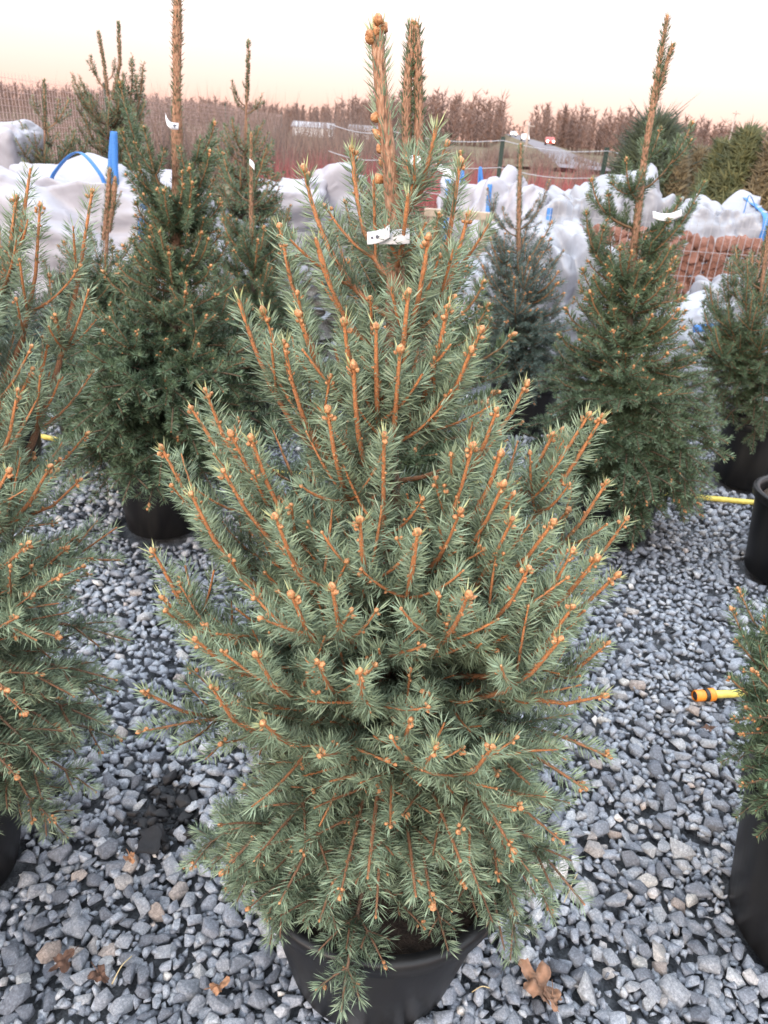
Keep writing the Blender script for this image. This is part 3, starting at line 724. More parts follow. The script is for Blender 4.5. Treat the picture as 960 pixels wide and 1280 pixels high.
# ------------------------------------------------------------------ big bags, film, rocks
def fabric_mat(name, col, rough=.55, transl=.25, weave=260):
    m, n, l, b = mat(name)
    t = noise_node(n, l, 3.5, 5); r = ramp(n, [(.3, tuple(c*.82 for c in col)), (.65, col)]); l.new(t.outputs[0], r.inputs[0])
    l.new(r.outputs[0], b.inputs['Base Color']); b.inputs['Roughness'].default_value = rough
    t2 = noise_node(n, l, 8, 5); t2.noise_type = 'RIDGED_MULTIFRACTAL'; t2.normalize = True; t2.inputs['Distortion'].default_value = .8; bump(n, l, t2.outputs[0], b, .5, .03)
    tr = n.new('ShaderNodeBsdfTranslucent'); l.new(r.outputs[0], tr.inputs[0]); mx = n.new('ShaderNodeMixShader'); mx.inputs[0].default_value = transl
    l.new(b.outputs[0], mx.inputs[1]); l.new(tr.outputs[0], mx.inputs[2]); l.new(mx.outputs[0], n['Material Output'].inputs[0])
    return m
M_bag = fabric_mat('woven_white_bag', (.43, .42, .46))
M_film = fabric_mat('white_plastic_film', (.42, .435, .48), .3, .35)
M_strap = plain('blue_webbing', (.04, .17, .46), .6, 200, .3, .6, .002)
M_rock_r = plain('red_brown_tuff', (.36, .17, .12), .9, 28, .5, 1.0, .02)
M_rock_g = plain('grey_slate_rock', (.22, .215, .2), .85, 18, .5, .9, .02)
M_wire = plain('galvanised_wire', (.35, .35, .37), .4)
M_post = plain('dark_green_post', (.012, .028, .02), .5)
M_wood = plain('weathered_wood', (.3, .24, .18), .85, 14, .35, .6, .004)

def bag_geo(w, d, h, seed, fold=.05, e=7.0, slump=.06, ruff=.02):
    bm = bmesh.new(); bmesh.ops.create_cube(bm, size=2); bmesh.ops.subdivide_edges(bm, edges=bm.edges[:], cuts=36, use_grid_fill=True)
    so = Vector((seed*3.17, seed*1.31, seed*.77)); rc_ = random.Random(seed); creases = []
    for fq in (1.2, 1.9, 2.9, 4.1, 5.7, 7.5):
        d_ = Vector((rc_.gauss(0, 1), rc_.gauss(0, 1), rc_.gauss(0, .8))).normalized()*fq; creases.append((d_, 1.6/fq**.72, rc_.random()))
    asum = sum(c_[1] for c_ in creases)
    for v in bm.verts:
        p = v.co.copy(); r_ = (abs(p.x)**e+abs(p.y)**e+abs(p.z)**e)**(1/e); p /= r_
        z01 = (p.z+1)/2
        f = 1+.10*sin(pi*min(1, z01*1.1))-.12*z01**3
        q = Vector((p.x*w/2*f, p.y*d/2*f, z01*h))
        qw = q+.09*Vector((noise.noise(q*1.6+so), noise.noise(q*1.6+so*2), noise.noise(q*1.6+so*3)))
        cr_ = sum(a_*abs(2*((qw.dot(d_)+f_) % 1.0)-1) for d_, a_, f_ in creases)-.5*asum
        k4 = noise.noise(q*2.0+so)
        nrm = Vector((p.x, p.y, .25*p.z)).normalized()
        q += nrm*(fold*(1.9*cr_+.5*k4)*(.45+.7*z01))
        if z01 > .5:
            s_ = (z01-.5)*2; q.z += s_*ruff*3.2*cr_ - slump*s_*max(0, 1-(p.x**2+p.y**2))*(.8+.3*k4)
        if q.z < .0: q.z = 0
        v.co = q
    return bm
def ribbon(pts, wdir, width, th=.004):
    P = catmull(pts, 8); T = norm(np.gradient(P, axis=0)); w = norm(np.asarray(wdir, float)); N = norm(np.cross(T, w))
    V = []
    for p, n_ in zip(P, N):
        V += [p-w*width/2-n_*th/2, p+w*width/2-n_*th/2, p+w*width/2+n_*th/2, p-w*width/2+n_*th/2]
    Fq = []
    for j in range(len(P)-1):
        for i in range(4): Fq.append((j*4+i, j*4+(i+1) % 4, j*4+4+(i+1) % 4, j*4+4+i))
    Fq += [(3, 2, 1, 0), tuple(len(V)-4+i for i in range(4))]
    return np.array(V), np.array(Fq)
def big_bag(name, label, pxl, pxr, pyt, Y, depth, seed, cat='bag', m=None, group='white bags standing at the back', straps=(), loops=(), **kw):
    xl, xr = aty(pxl, pyt, Y)[0], aty(pxr, pyt, Y)[0]; zt = aty((pxl+pxr)/2, pyt, Y)[2]
    w = xr-xl; root = thing(name, label, cat, ((xl+xr)/2, Y+depth/2, 0), group)
    bm = bag_geo(w*.94, depth, zt*.97, seed, **kw)
    from mathutils.bvhtree import BVHTree
    bvh = BVHTree.FromBMesh(bm)
    link('bag_body', bm_mesh('bag_body', bm, [m or M_bag], True), root)
    for px, width in straps:      # webbing sewn down the front
        x = aty(px, pyt+20, Y)[0]-root.location.x; pts = []
        for z in np.linspace(zt*1.02, zt*.1, 12):
            h = bvh.ray_cast(Vector((x, -3, z)), Vector((0, 1, 0)))
            if h[0] is not None: pts.append(np.array(h[0])+np.array([0, -.006, 0]))
        if len(pts) > 2:
            V, Fq = ribbon(pts, (1, 0, 0), width); link('strap', tri_mesh('strap', V, Fq, [M_strap]), root)
    for (px0, px1, pyt2, wd, dy_) in loops:   # lifting loops standing above the top
        a = aty(px0, pyt+22, Y); b = aty(px1, pyt+22, Y); o = np.array(root.location)
        top = aty((px0+px1)/2, pyt2, Y)
        pts = [a-o+[0, dy_, -.06], a*.75+top*.25-o+[0, dy_, .02], top-o+[0, dy_, 0], b*.75+top*.25-o+[0, dy_, .02], b-o+[0, dy_, -.06]]
        V, Fq = ribbon(pts, (.25, 1, 0) if abs(px1-px0) > 14 else (1, .4, 0), wd); link('lifting_loop', tri_mesh('lifting_loop', V, Fq, [M_strap]), root)
    return root
big_bag('big_bag', 'large slumped white bulk bag with two blue lifting loops', -75, 268, 212, 5.2, 1.1, 3.3, straps=[(172, .055)], loops=[(18, 98, 192, .045, .5), (100, 107, 164, .045, .55)], fold=.05, e=9, slump=.22, ruff=.02)
big_bag('big_bag', 'upright narrow white bag behind the slumped bulk bag', -70, 13, 133, 6.8, .6, 5.1, fold=.03, e=8)
big_bag('big_bag', 'white tied bulk bag behind the grey rock pile', 384, 452, 214, 8.2, .8, 7.7, straps=[], fold=.03, slump=.0)
big_bag('big_bag', 'low crumpled white bag beside the tied bulk bag', 334, 392, 228, 7.9, .7, 8.3, fold=.06)
big_bag('big_bag', 'white bulk bag with blue straps tied in ears on top', 552, 622, 232, 8.3, .9, 9.2, straps=[(560, .05), (602, .04)], loops=[(577, 583, 212, .03, .3), (600, 607, 210, .03, .3)], fold=.04)
big_bag('big_bag', 'rounded white bulk bag behind the small blue grey spruce', 606, 692, 222, 7.9, .9, 10.4, straps=[(612, .045)], fold=.06, e=4.5)
big_bag('film_bag', 'long white wrapped bag with a ragged top beside the fence post', 684, 792, 238, 7.6, .8, 12.5, m=M_film, straps=[(688, .05)], fold=.07, e=7, ruff=.02)
big_bag('film_bag', 'white wrapped bag behind the middle of the rock basket', 776, 884, 242, 7.6, .8, 14.9, m=M_film, fold=.06, ruff=.03)
big_bag('film_bag', 'white wrapped bag with a blue strap behind the rock basket end', 868, 990, 254, 7.5, .8, 17.3, m=M_film, straps=[(957, .06)], loops=[(938, 958, 246, .04, .2)], fold=.05, ruff=.02)
big_bag('film_bag', 'white plastic sack in front of the rock basket, rounded top', 868, 962, 345, 5.3, .5, 19.1, m=M_film, fold=.06, e=3.2, slump=0, ruff=.03)
big_bag('film_bag', 'low slack white sack beside the rounded sack', 800, 930, 378, 4.62, .7, 21.7, m=M_film, fold=.08, e=4, slump=.1)
big_bag('film_bag', 'creased white plastic sack with a peaked top behind the forked spruce', 672, 782, 318, 5.7, .7, 23.9, m=M_film, fold=.09, e=3, slump=-.05, ruff=.03)
big_bag('film_bag', 'flat white sack low behind the small blue grey spruce', 572, 690, 345, 6.0, .8, 25.3, m=M_film, fold=.06, slump=.06)

def rock_mesh(name, seed, m, rough=.22, flat=1.0, sub=2):
    bm = bmesh.new(); bmesh.ops.create_icosphere(bm, subdivisions=sub, radius=1); so = Vector((seed*1.7, seed*.9, seed*2.3))
    for v in bm.verts:
        d = v.co.normalized(); k = 1+rough*2*noise.noise(d*1.3+so)+rough*noise.noise(d*3.1+so)
        v.co = Vector((d.x*k, d.y*k*.85, d.z*k*.75*flat))
    return bm_mesh(name, bm, [m])
# wire basket of red-brown rock
gb0 = aty(655, 300, 6.5)[0]; gb1 = aty(985, 300, 6.5)[0]; gz = aty(820, 290, 6.6)[2]
gab = thing('rock_basket', 'wire mesh basket filled with rough red brown rocks', 'rock basket', ((gb0+gb1)/2, 6.5, 0))
rp = [rock_mesh('rock', k, M_rock_r, .3) for k in range(10)]
rg = np.random.default_rng(4); zrow = .08; row = 0
while zrow < gz:
    x = gb0+.05; s_ = rg.uniform(.058, .075)
    while x < gb1-.05:
        r_ = s_*rg.uniform(.75, 1.2)
        top_here = gz-.05*abs(noise.noise(Vector((x*2, 0, 3))))+.06*noise.noise(Vector((x*3, 1, 3)))-(.28 if x < gb0+.35 else 0)
        if zrow < top_here:
            o = link('rock', rp[rg.integers(0, 10)], gab); o.location = (x-gab.location.x, rg.uniform(.1, .2), zrow+rg.uniform(-.02, .02)); o.rotation_euler = rg.uniform(0, 6, 3); o.scale = (r_, r_, r_)
        x += r_*1.3
    zrow += s_*1.15; row += 1
bm = bmesh.new(); ph = aty(820, 256, 6.5)[2]
for x in np.arange(gb0, gb1, .06): bm_box(bm, (x-gab.location.x, -.012, ph/2), (.003, .003, ph))
for z in np.arange(.05, ph, .2): bm_box(bm, (0, -.007, z), (gb1-gb0, .003, .003))
link('wire_front', bm_mesh('wire_front', bm, [M_wire]), gab)
# grey flat rocks
sp = aty(425, 330, 5.0)
pile = thing('rock_pile', 'pile of flat grey rocks behind the tagged spruce', 'rock pile', (sp[0], 5.2, 0))
gp = [rock_mesh('rock', 40+k, M_rock_g, .2, .5) for k in range(7)]
zz = .05; zmax = aty(425, 262, 5.0)[2]
while zz < zmax:
    for x in np.arange(-.42+.1*rg.random(), .42, .2):
        if zz > zmax*.8 and abs(x) > .3: continue
        o = link('rock', gp[rg.integers(0, 7)], pile); r_ = rg.uniform(.10, .17); o.location = (x+rg.uniform(-.03, .03), rg.uniform(-.1, .15), zz); o.scale = (r_, r_*.8, r_*.62); o.rotation_euler = (rg.uniform(-.3, .3), rg.uniform(-.35, .35), rg.uniform(0, 6))
    zz += .085
# plank
pk = aty(575, 268, 6.9); bm = bmesh.new(); bm_box(bm, (0, 0, 0), (.62, .1, .06))
for dx in (-.22, .22): bm_box(bm, (dx, .0, -.03-(pk[2]-.06)/2), (.08, .08, pk[2]-.06+.001))
bmesh.ops.bevel(bm, geom=bm.edges[:], offset=.004, segments=1)
tag(link('wooden_trestle', bm_mesh('wooden_trestle', bm, [M_wood]), None, pk), 'weathered wooden beam on two legs below the bulk bags', 'trestle')

V, Fq = ribbon([aty(866, 411, 4.55)-aty(890, 409, 4.55), np.array([0, 0, .0]), aty(918, 406, 4.55)-aty(890, 409, 4.55)], tuple(cu), .045)
tag(link('webbing_strap', tri_mesh('webbing_strap', V, Fq, [M_strap]), None, tuple(aty(890, 409, 4.55))), 'blue webbing strap across the low slack white sack', 'strap')
# ------------------------------------------------------------------ fences
def y_for_height(px, py, z):
    d = ray(px, py); return (z-EYE)/(d[2]/d[1])
fa = aty(55, 96, y_for_height(55, 96, 2.3)); fb = aty(285, 132, y_for_height(285, 132, 2.3))
fdir = norm(fb-fa); fdir[2] = 0; fdir = norm(fdir); L0 = fa-fdir*5
def fence_pts(px):   # point of the fence line seen at column px
    d = ray(px, 140); n_ = np.array([-fdir[1], fdir[0]]); t = ((fa[:2]-CAM[:2])@n_)/(d[:2]@n_); return CAM[:2]+d[:2]*t
e0 = fence_pts(-25); e1 = fence_pts(353)
fr = thing('mesh_fence', 'tall pale wire mesh fence behind the double topped spruce', 'fence', (e0[0], e0[1], 0))
Lf = float(np.linalg.norm(e1-e0)); ang = atan2(*(e1-e0)[::-1]); fr.rotation_euler = (0, 0, ang)
bm = bmesh.new()
for x in np.arange(0, Lf, .16): bm_box(bm, (x, 0, 1.15), (.008, .008, 2.25))
for z in np.arange(.06, 2.3, .14): bm_box(bm, (Lf/2, .009, z), (Lf, .008, .008))
link('wire_mesh', bm_mesh('wire_mesh', bm, [plain('pink_grey_wire', (.4, .3, .28), .6)]), fr)
for x in np.linspace(0, Lf, 6):
    bm = bmesh.new(); bm_box(bm, (x, .06, 1.2), (.06, .06, 2.4)); link('post', bm_mesh('post', bm, [M_post]), fr)
r2 = thing('wire_fence', 'low fence of dark green posts and thin wires before the red shrubs', 'fence', (0, 15.0, 0))
pts2 = [aty(412, 150, 15), aty(493, 160, 15), aty(629, 171, 15), aty(759, 184, 15), aty(905, 196, 15)]
for k, p in enumerate(pts2):
    if k in (0, 4): continue
    bm = bmesh.new(); bm_box(bm, (p[0], 0, p[2]/2-.03), (.075, .06, p[2]+.06)); link('post', bm_mesh('post', bm, [M_post]), r2)
for dz_ in (-.06, -.5, -.95):
    P = []
    for k in range(len(pts2)-1):
        for t in np.linspace(0, 1, 8)[:-1]:
            q = pts2[k]*(1-t)+pts2[k+1]*t; P.append((q[0], -.045, q[2]+dz_-.08*sin(pi*t)))
    link('wire', tube_mesh('wire', P, .006, M_wire, 4), r2)

# ------------------------------------------------------------------ brush, hedge shrubs, far wood
def sticks(name, P0, P1, w, m, rnd):
    """thin three-sided rods from P0 to P1 joined in one mesh"""
    d = norm(P1-P0); s1 = norm(np.cross(d, np.array([[.31, .7, .2]]))); s2 = np.cross(d, s1); w = np.asarray(w)[:, None]
    V = np.stack([P0+s1*w, P0+(s1*-.5+s2*.87)*w, P0+(s1*-.5-s2*.87)*w, P1], 1).reshape(-1, 3)
    T = (np.array([(0, 1, 3), (1, 2, 3), (2, 0, 3)])[None]+(np.arange(len(P0))*4)[:, None, None]).reshape(-1, 3)
    return tri_mesh(name, V, T, [m], {'rnd': np.repeat(rnd, 4)})
def stick_mat(name, a, b_):
    m, n, l, b = mat(name); r = ramp(n, [(0, a), (1, b_)]); l.new(attr(n, 'rnd').outputs['Fac'], r.inputs[0]); l.new(r.outputs[0], b.inputs['Base Color']); b.inputs['Roughness'].default_value = .8; return m
M_dog = stick_mat('red_dogwood_stems', (.12, .03, .03), (.3, .055, .05))
M_scrub = stick_mat('bare_brown_scrub', (.07, .042, .032), (.18, .105, .075))
M_wood_far = stick_mat('bare_wood_far', (.085, .048, .036), (.2, .112, .08))
M_reed = stick_mat('dry_grass', (.2, .14, .08), (.38, .28, .16))
hg = np.random.default_rng(8)
def brush(name, label, cat, n, xr, yr, hr, m, w, lean=.22, thingy=False):
    clx = hg.uniform(*xr, max(4, n//40)); cly = hg.uniform(*yr, max(4, n//40)); ci = hg.integers(0, len(clx), n)
    x = clx[ci]+hg.normal(0, .35, n); y = cly[ci]+hg.normal(0, .35, n); h = hg.uniform(*hr, n)
    P0 = np.stack([x, y, np.full(n, -.06)], 1); P1 = P0+np.stack([hg.normal(0, lean, n)*h, hg.normal(0, lean, n)*h, h], 1)
    o = stuff(link(name, sticks(name, P0, P1, np.full(n, w)*hg.uniform(.6, 1.3, n), m, hg.random(n)))); return tag(o, label, cat)
brush('dogwood_shrubs', 'mass of leafless red stemmed shrubs behind the low fence', 'shrubs', 4200, (-4, 9), (16.5, 27), (.5, 1.35), M_dog, .008)
brush('brown_scrub', 'bare brown scrub filling the field beyond the fences', 'scrub', 9000, (-42, 55), (30, 95), (.6, 1.7), M_scrub, .03, .3)
brush('bare_thicket', 'leafless thicket behind the tall wire mesh fence', 'thicket', 6500, (-34, -1), (22, 48), (1.2, 2.8), M_scrub, .022, .25)
# wood of leafless trees along the skyline
def bare_wood():
    n = 1900; P0 = []; P1 = []; Wd = []; Rn = []
    for k in range(n):
        Y = hg.uniform(235, 330); px = hg.uniform(-140, 1100)
        x = aty(px, 160, Y)[0]
        if 632 < px < 662 and Y < 300: continue
        tl = np.interp(px, [-140, 0, 200, 400, 430, 520, 625, 645, 670, 800, 880, 960, 1100], [26, 27, 24, 24, 36, 44, 47, 26, 40, 42, 36, 33, 33])
        h = (EYE+tl/1010*270)*hg.uniform(.72, 1.06)
        b0 = np.array([x, Y, -.06]); lean = hg.normal(0, .02, 2)
        P0.append(b0); P1.append(b0+[lean[0]*h, lean[1]*h, h]); Wd.append(.14); rv = np.clip(hg.normal(.5, .2), 0, 1); Rn.append(rv)
        for q in range(26):
            f = hg.uniform(.12, .97); a = hg.uniform(0, 2*pi); ln = h*hg.uniform(.14, .36)*(1.15-.6*f); el_ = radians(hg.uniform(15, 70))
            s_ = b0+np.array([lean[0]*h*f, lean[1]*h*f, h*f]); P0.append(s_); P1.append(s_+ln*np.array([cos(a)*cos(el_), sin(a)*cos(el_), sin(el_)])); Wd.append(hg.uniform(.10, .24)); Rn.append(np.clip(rv+hg.normal(0, .12), 0, 1))
    o = link('bare_woodland', sticks('bare_woodland', np.array(P0), np.array(P1), np.array(Wd), M_wood_far, np.array(Rn))); stuff(o); tag(o, 'leafless brown woodland along the skyline', 'woodland')
bare_wood()
# evergreen clumps and columns on the right
def leafy_mat(name, a, b_):
    m, n, l, b = mat(name); r = ramp(n, [(0, a), (.6, tuple(.5*(x+y) for x, y in zip(a, b_))), (1, b_)]); l.new(attr(n, 'rnd').outputs['Fac'], r.inputs[0]); l.new(r.outputs[0], b.inputs['Base Color']); b.inputs['Roughness'].default_value = .7; return m
M_thuja = leafy_mat('thuja_scale_leaves', (.03, .045, .016), (.13, .125, .045)); M_thuja_b = leafy_mat('bronzed_thuja_leaves', (.055, .045, .025), (.19, .14, .07)); M_pine = leafy_mat('dark_conifer_leaves', (.016, .026, .014), (.062, .078, .036))
def column_tree(name, label, px, pyt, Y, wpx, m, n, pw=.6, group='conifers in a row behind the wrapped bags'):
    t = aty(px, pyt, Y); H = t[2]; Rr = wpx*Y/1000/2
    root = thing(name, label, 'conifer', (t[0], Y, 0), group)
    link('trunk', tube_mesh('trunk', [(0, 0, -.04), (.01, 0, H*.5), (0, .01, H*.93)], [.05, .035, .008], M_trunk, 7), root)
    f = hg.random(n)**.8; a = hg.uniform(0, 2*pi, n); lump = np.array([1+.5*noise.noise(Vector((cos(q)*2.2, sin(q)*2.2, z_*8+px))) for q, z_ in zip(a, f)])
    rad = Rr*np.minimum(1, (f*8+.3))*np.clip(1-f, 0, 1)**pw*lump*1.25; rr = rad*hg.uniform(.45, 1.0, n)
    P0 = np.stack([rr*np.cos(a), rr*np.sin(a), .04+f*H*.93], 1); ln = hg.uniform(.06, .16, n)*Rr/.25
    P1 = P0+np.stack([np.cos(a)*ln*.45, np.sin(a)*ln*.45, ln*.35], 1)+hg.normal(0, .06, (n, 3))*(Rr/.3)
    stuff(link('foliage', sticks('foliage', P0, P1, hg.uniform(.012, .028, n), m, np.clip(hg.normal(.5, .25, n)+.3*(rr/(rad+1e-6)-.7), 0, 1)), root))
column_tree('conifer_shrub', 'broad dark conifer behind the forked spruce leader', 822, 150, 13.0, 105, M_pine, 9000, .8)
column_tree('thuja_tree', 'narrow olive thuja just behind the wrapped bags, slim pointed top', 906, 172, 11.6, 48, M_thuja, 5000)
column_tree('thuja_tree', 'tall dark olive thuja beside the slim pointed one', 940, 155, 11.2, 62, M_thuja, 6000)
column_tree('thuja_tree', 'bronze thuja at the end of the conifer row', 978, 165, 10.8, 60, M_thuja_b, 5000)
column_tree('thuja_tree', 'loose bronze thuja between the broad conifer and the olive thuja', 876, 182, 13.2, 50, M_thuja_b, 3600)
column_tree('thuja_tree', 'thin brownish thuja beside the broad dark conifer', 853, 190, 12.6, 42, M_thuja_b, 3000)

# ------------------------------------------------------------------ road, cars, poles, sheds far off
M_road = plain('asphalt', (.11, .1, .11), .8, 2, .2); M_pole = plain('grey_pole', (.32, .27, .24), .8)
rc = [np.array([*aty(742, 213, 58)[:2], .25]), np.array([*aty(706, 194, 105)[:2], .5]), aty(676, 181, 170), aty(650, 172, 245), aty(640, 168, 300)]
RC = catmull(rc, 8); T = norm(np.gradient(RC, axis=0)); N = np.stack([T[:, 1], -T[:, 0], 0*T[:, 0]], 1); N = norm(N)
m_ = len(RC)
struct(link('road', tri_mesh('road', np.concatenate([RC-N*2.4, RC+N*2.4]), np.array([(j, j+1, m_+j+1, m_+j) for j in range(m_-1)]), [M_road])))
dn = np.array([0, 0, 1])*(RC[:, 2:]+.1); ep = np.array([0, 0, .02])
struct(link('road_bank', tri_mesh('road_bank', np.concatenate([RC-N*3.2-ep, RC+N*3.2-ep, RC+N*9-dn, RC-N*9-dn]), np.array([q for j in range(m_-1) for q in ((j, j+1, m_+j+1, m_+j), (m_+j, m_+j+1, 2*m_+j+1, 2*m_+j), (3*m_+j, 3*m_+j+1, j+1, j))]), [M_ground])))
M_lamp, n_, l_, b_ = mat('headlight_glow'); b_.inputs['Emission Color'].default_value = (1, .9, .7, 1); b_.inputs['Emission Strength'].default_value = 2.5
def car(label, f, paint, off):
    i = int(f*(m_-1)); p = RC[i]+N[i]*off; root = thing('car', label, 'car', (p[0], p[1], p[2]+.02), 'cars on the distant road'); root.rotation_euler = (0, 0, atan2(-T[i][1], -T[i][0]))
    prof = [(-2.1, .35), (2.1, .35), (2.15, .8), (1.1, .95), (.4, 1.45), (-1.3, 1.5), (-2.0, 1.0), (-2.15, .8)]
    bm = bmesh.new(); a = [bm.verts.new((x, -.85, z)) for x, z in prof]; b = [bm.verts.new((x, .85, z)) for x, z in prof]
    bm.faces.new(a); bm.faces.new(b[::-1])
    for k in range(len(prof)): bm.faces.new((a[k], b[k], b[(k+1) % len(prof)], a[(k+1) % len(prof)]))
    bmesh.ops.recalc_face_normals(bm, faces=bm.faces[:]); link('body', bm_mesh('body', bm, [paint]), root)
    for sx in (-1.35, 1.35):
        for sy in (-.8, .8):
            bm = bmesh.new(); bmesh.ops.create_cone(bm, cap_ends=True, segments=14, radius1=.34, radius2=.34, depth=.22, matrix=Matrix.Translation((sx, sy, .34)) @ Matrix.Rotation(pi/2, 4, 'X')); link('wheel', bm_mesh('wheel', bm, [M_pot]), root)
    for sy in (-.6, .6):
        bm = bmesh.new(); bmesh.ops.create_uvsphere(bm, u_segments=10, v_segments=6, radius=.2, matrix=Matrix.Translation((2.12, sy, .72))); link('headlight', bm_mesh('headlight', bm, [M_lamp]), root)
car('pale car with lit headlights on the distant road', .62, plain('pale_car_paint', (.6, .6, .62), .3), -1.7)
car('red car on the distant road', .5, plain('red_car_paint', (.4, .05, .04), .3), 1.7)
car('grey car high up on the distant road', .8, plain('grey_car_paint', (.3, .31, .33), .3), -1.7)
def pole(label, pxt, pyt, Y, r_):
    t = aty(pxt, pyt, Y); o = thing('utility_pole', label, 'utility pole', (t[0], Y, -.06))
    link('shaft', tube_mesh('shaft', [(0, 0, 0), (0, 0, t[2]/2), (0, 0, t[2])], [r_, r_*.85, r_*.7], M_pole, 10), o)
    bm = bmesh.new(); bm_box(bm, (0, -r_*1.1, t[2]-.5), (1.6, .12, .14)); link('crossarm', bm_mesh('crossarm', bm, [M_pole]), o)
pole('grey utility pole standing beside the distant road', 662, 152, 120, .2)
pole('thin utility pole above the woodland skyline', 921, 138, 170, .17)
M_shed = plain('pale_shed_wall', (.55, .55, .56), .7); M_shedr = plain('shed_roof', (.3, .3, .32), .7)
for px, Y, w, h, lab in ((392, 210, 10, 2.0, 'long pale shed far off behind the tall fence'), (455, 225, 8, 2.2, 'pale shed far off behind the main spruce leader')):
    p = aty(px, 170, Y); root = thing('shed', lab, 'shed', (p[0], Y, -.06))
    bm = bmesh.new(); bm_box(bm, (0, 0, h/2), (w, 6, h)); link('wall', bm_mesh('wall', bm, [M_shed]), root)
    bm = bmesh.new(); a = [bm.verts.new(q) for q in ((-w/2-.3, -3.3, h), (w/2+.3, -3.3, h), (w/2+.3, 3.3, h), (-w/2-.3, 3.3, h), (-w/2-.3, 0, h+1.3), (w/2+.3, 0, h+1.3))]
    for q in ((0, 1, 5, 4), (2, 3, 4, 5), (0, 4, 3), (1, 2, 5), (3, 2, 1, 0)): bm.faces.new([a[k] for k in q])
    link('roof', bm_mesh('roof', bm, [M_shedr]), root)

# ------------------------------------------------------------------ hoses, leaves, tags
M_hose = plain('yellow_hose', (.62, .50, .10), .45, 40, .25); M_orange = plain('orange_plastic', (.72, .23, .02), .4, 60, .2); M_black = plain('black_rubber', (.012, .012, .012), .5)
hp = [ground(-60, 533, .02), ground(0, 538, .022), ground(55, 546, .022), ground(200, 575, .02), ground(480, 600, .02), ground(720, 606, .02), ground(850, 619, .022), ground(900, 624, .026), ground(955, 629, .022), ground(1060, 636, .02)]
hz = thing('garden_hose', 'long yellow hose lying across the gravel between the pots', 'hose'); link('tube', tube_mesh('tube', catmull(hp, 8), .0135, M_hose, 10), hz)
c0 = ground(868, 870, .03); c1 = ground(894, 868, .03); u_ = norm(c1-c0)
h2 = thing('garden_hose', 'yellow hose with an orange connector end lying on the gravel', 'hose', tuple(c0*1.0)); o_ = c0
link('tube', tube_mesh('tube', catmull([c1-o_-u_*.01, ground(928, 866, .028)-o_, ground(990, 858, .022)-o_, ground(1080, 870, .02)-o_], 8), .0125, M_hose, 12), h2)
Vt, Q, sz = tube([u_*t for t in (0, .004, .03, .034, .038, .046, .05, .066, .07)], [.0165, .0185, .0185, .0165, .0165, .0165, .021, .021, .0155], 18, False)
link('connector', mesh_np('connector', Vt, Q, sz, [M_orange], None, None, False), h2)
Vt, Q, sz = tube([u_*t for t in (.0335, .0345, .0455, .0465)], [.0168, .0205, .0205, .0168], 18); link('seal_ring', mesh_np('seal_ring', Vt, Q, sz, [M_black]), h2)
Vt, Q, sz = tube([u_*.002, u_*.006], [.0125, .0125], 18); link('bore', mesh_np('bore', Vt, Q, sz, [M_black]), h2)
def leaf_mat(name, a, b_):
    m = plain(name, a, .75, 45, .35, .5, .003); return m
M_leaf = plain('dry_leaf_brown', (.33, .165, .085), .75, 60, .4, .5, .003); M_leaf2 = plain('dry_leaf_tan', (.21, .115, .07), .75, 50, .4, .5, .003); M_leaf3 = plain('dead_leaf_dark', (.09, .045, .028), .8, 60, .4)
def leaf(label, px, py, size, m, seed, lobes=5):
    g = ground(px, py, .035); rg_ = random.Random(seed); rings = 5; seg = 44; V = [(0, 0, .0)]; Fc = []
    for j in range(1, rings+1):
        for i in range(seg):
            a = 2*pi*i/seg; lob = abs(cos(lobes*a/2+.3*sin(a+seed)))**1.5; r_ = size*(.42+.5*lob*(1+.3*sin(a*1.0+seed))+.22*noise.noise(Vector((cos(a)*6, sin(a)*6, seed))))*(j/rings)*1.1
            x, y = r_*cos(a)*1.15, r_*sin(a)*.8; z = .55*size*noise.noise(Vector((x/size*2.4, y/size*2.4, seed)))+.35*size*(r_/size)**2*sin(2*a+seed)*.7+.008
            V.append((x, y, z))
    for i in range(seg):
        Fc.append((0, 1+i, 1+(i+1) % seg))
    me_f = []; sz_ = []
    for f in Fc: me_f += f; sz_.append(3)
    for j in range(rings-1):
        for i in range(seg): me_f += [1+j*seg+i, 1+(j+1)*seg+i, 1+(j+1)*seg+(i+1) % seg, 1+j*seg+(i+1) % seg]; sz_.append(4)
    root = thing('dry_leaf', label, 'leaf', tuple(g), 'dry leaves lying on the gravel'); root.rotation_euler = (rg_.uniform(-.2, .2), rg_.uniform(-.2, .2), rg_.uniform(0, 6))
    link('blade', mesh_np('blade', np.array(V), me_f, sz_, [m], None, None, True), root)
    link('stalk', tube_mesh('stalk', [(-size*.2, 0, .014), (-size*.9, .004, .012), (-size*1.4, size*.2, .016)], [.0012, .001, .0008], m, 5), root)
leaf('large curled brown maple leaf on the gravel beside the middle pot', 672, 1232, .046, M_leaf2, 3)
leaf('small curled leaf touching the large maple leaf', 690, 1250, .022, M_leaf2, 5, 3)
leaf('reddish dry leaf on the gravel left of the middle pot', 272, 1237, .02, M_leaf, 8, 3)
leaf('rust brown leaf scrap near the dark pot edge', 163, 1076, .016, M_leaf, 11, 3)
leaf('dark wet leaf lying by dry grass stalks', 78, 1203, .026, M_leaf3, 13, 4)
leaf('dark crumpled leaf between grey stones', 125, 1222, .022, M_leaf3, 17, 3)
leaf('brown leaf fragment among the stones by the right pot', 885, 912, .018, M_leaf3, 19, 4)
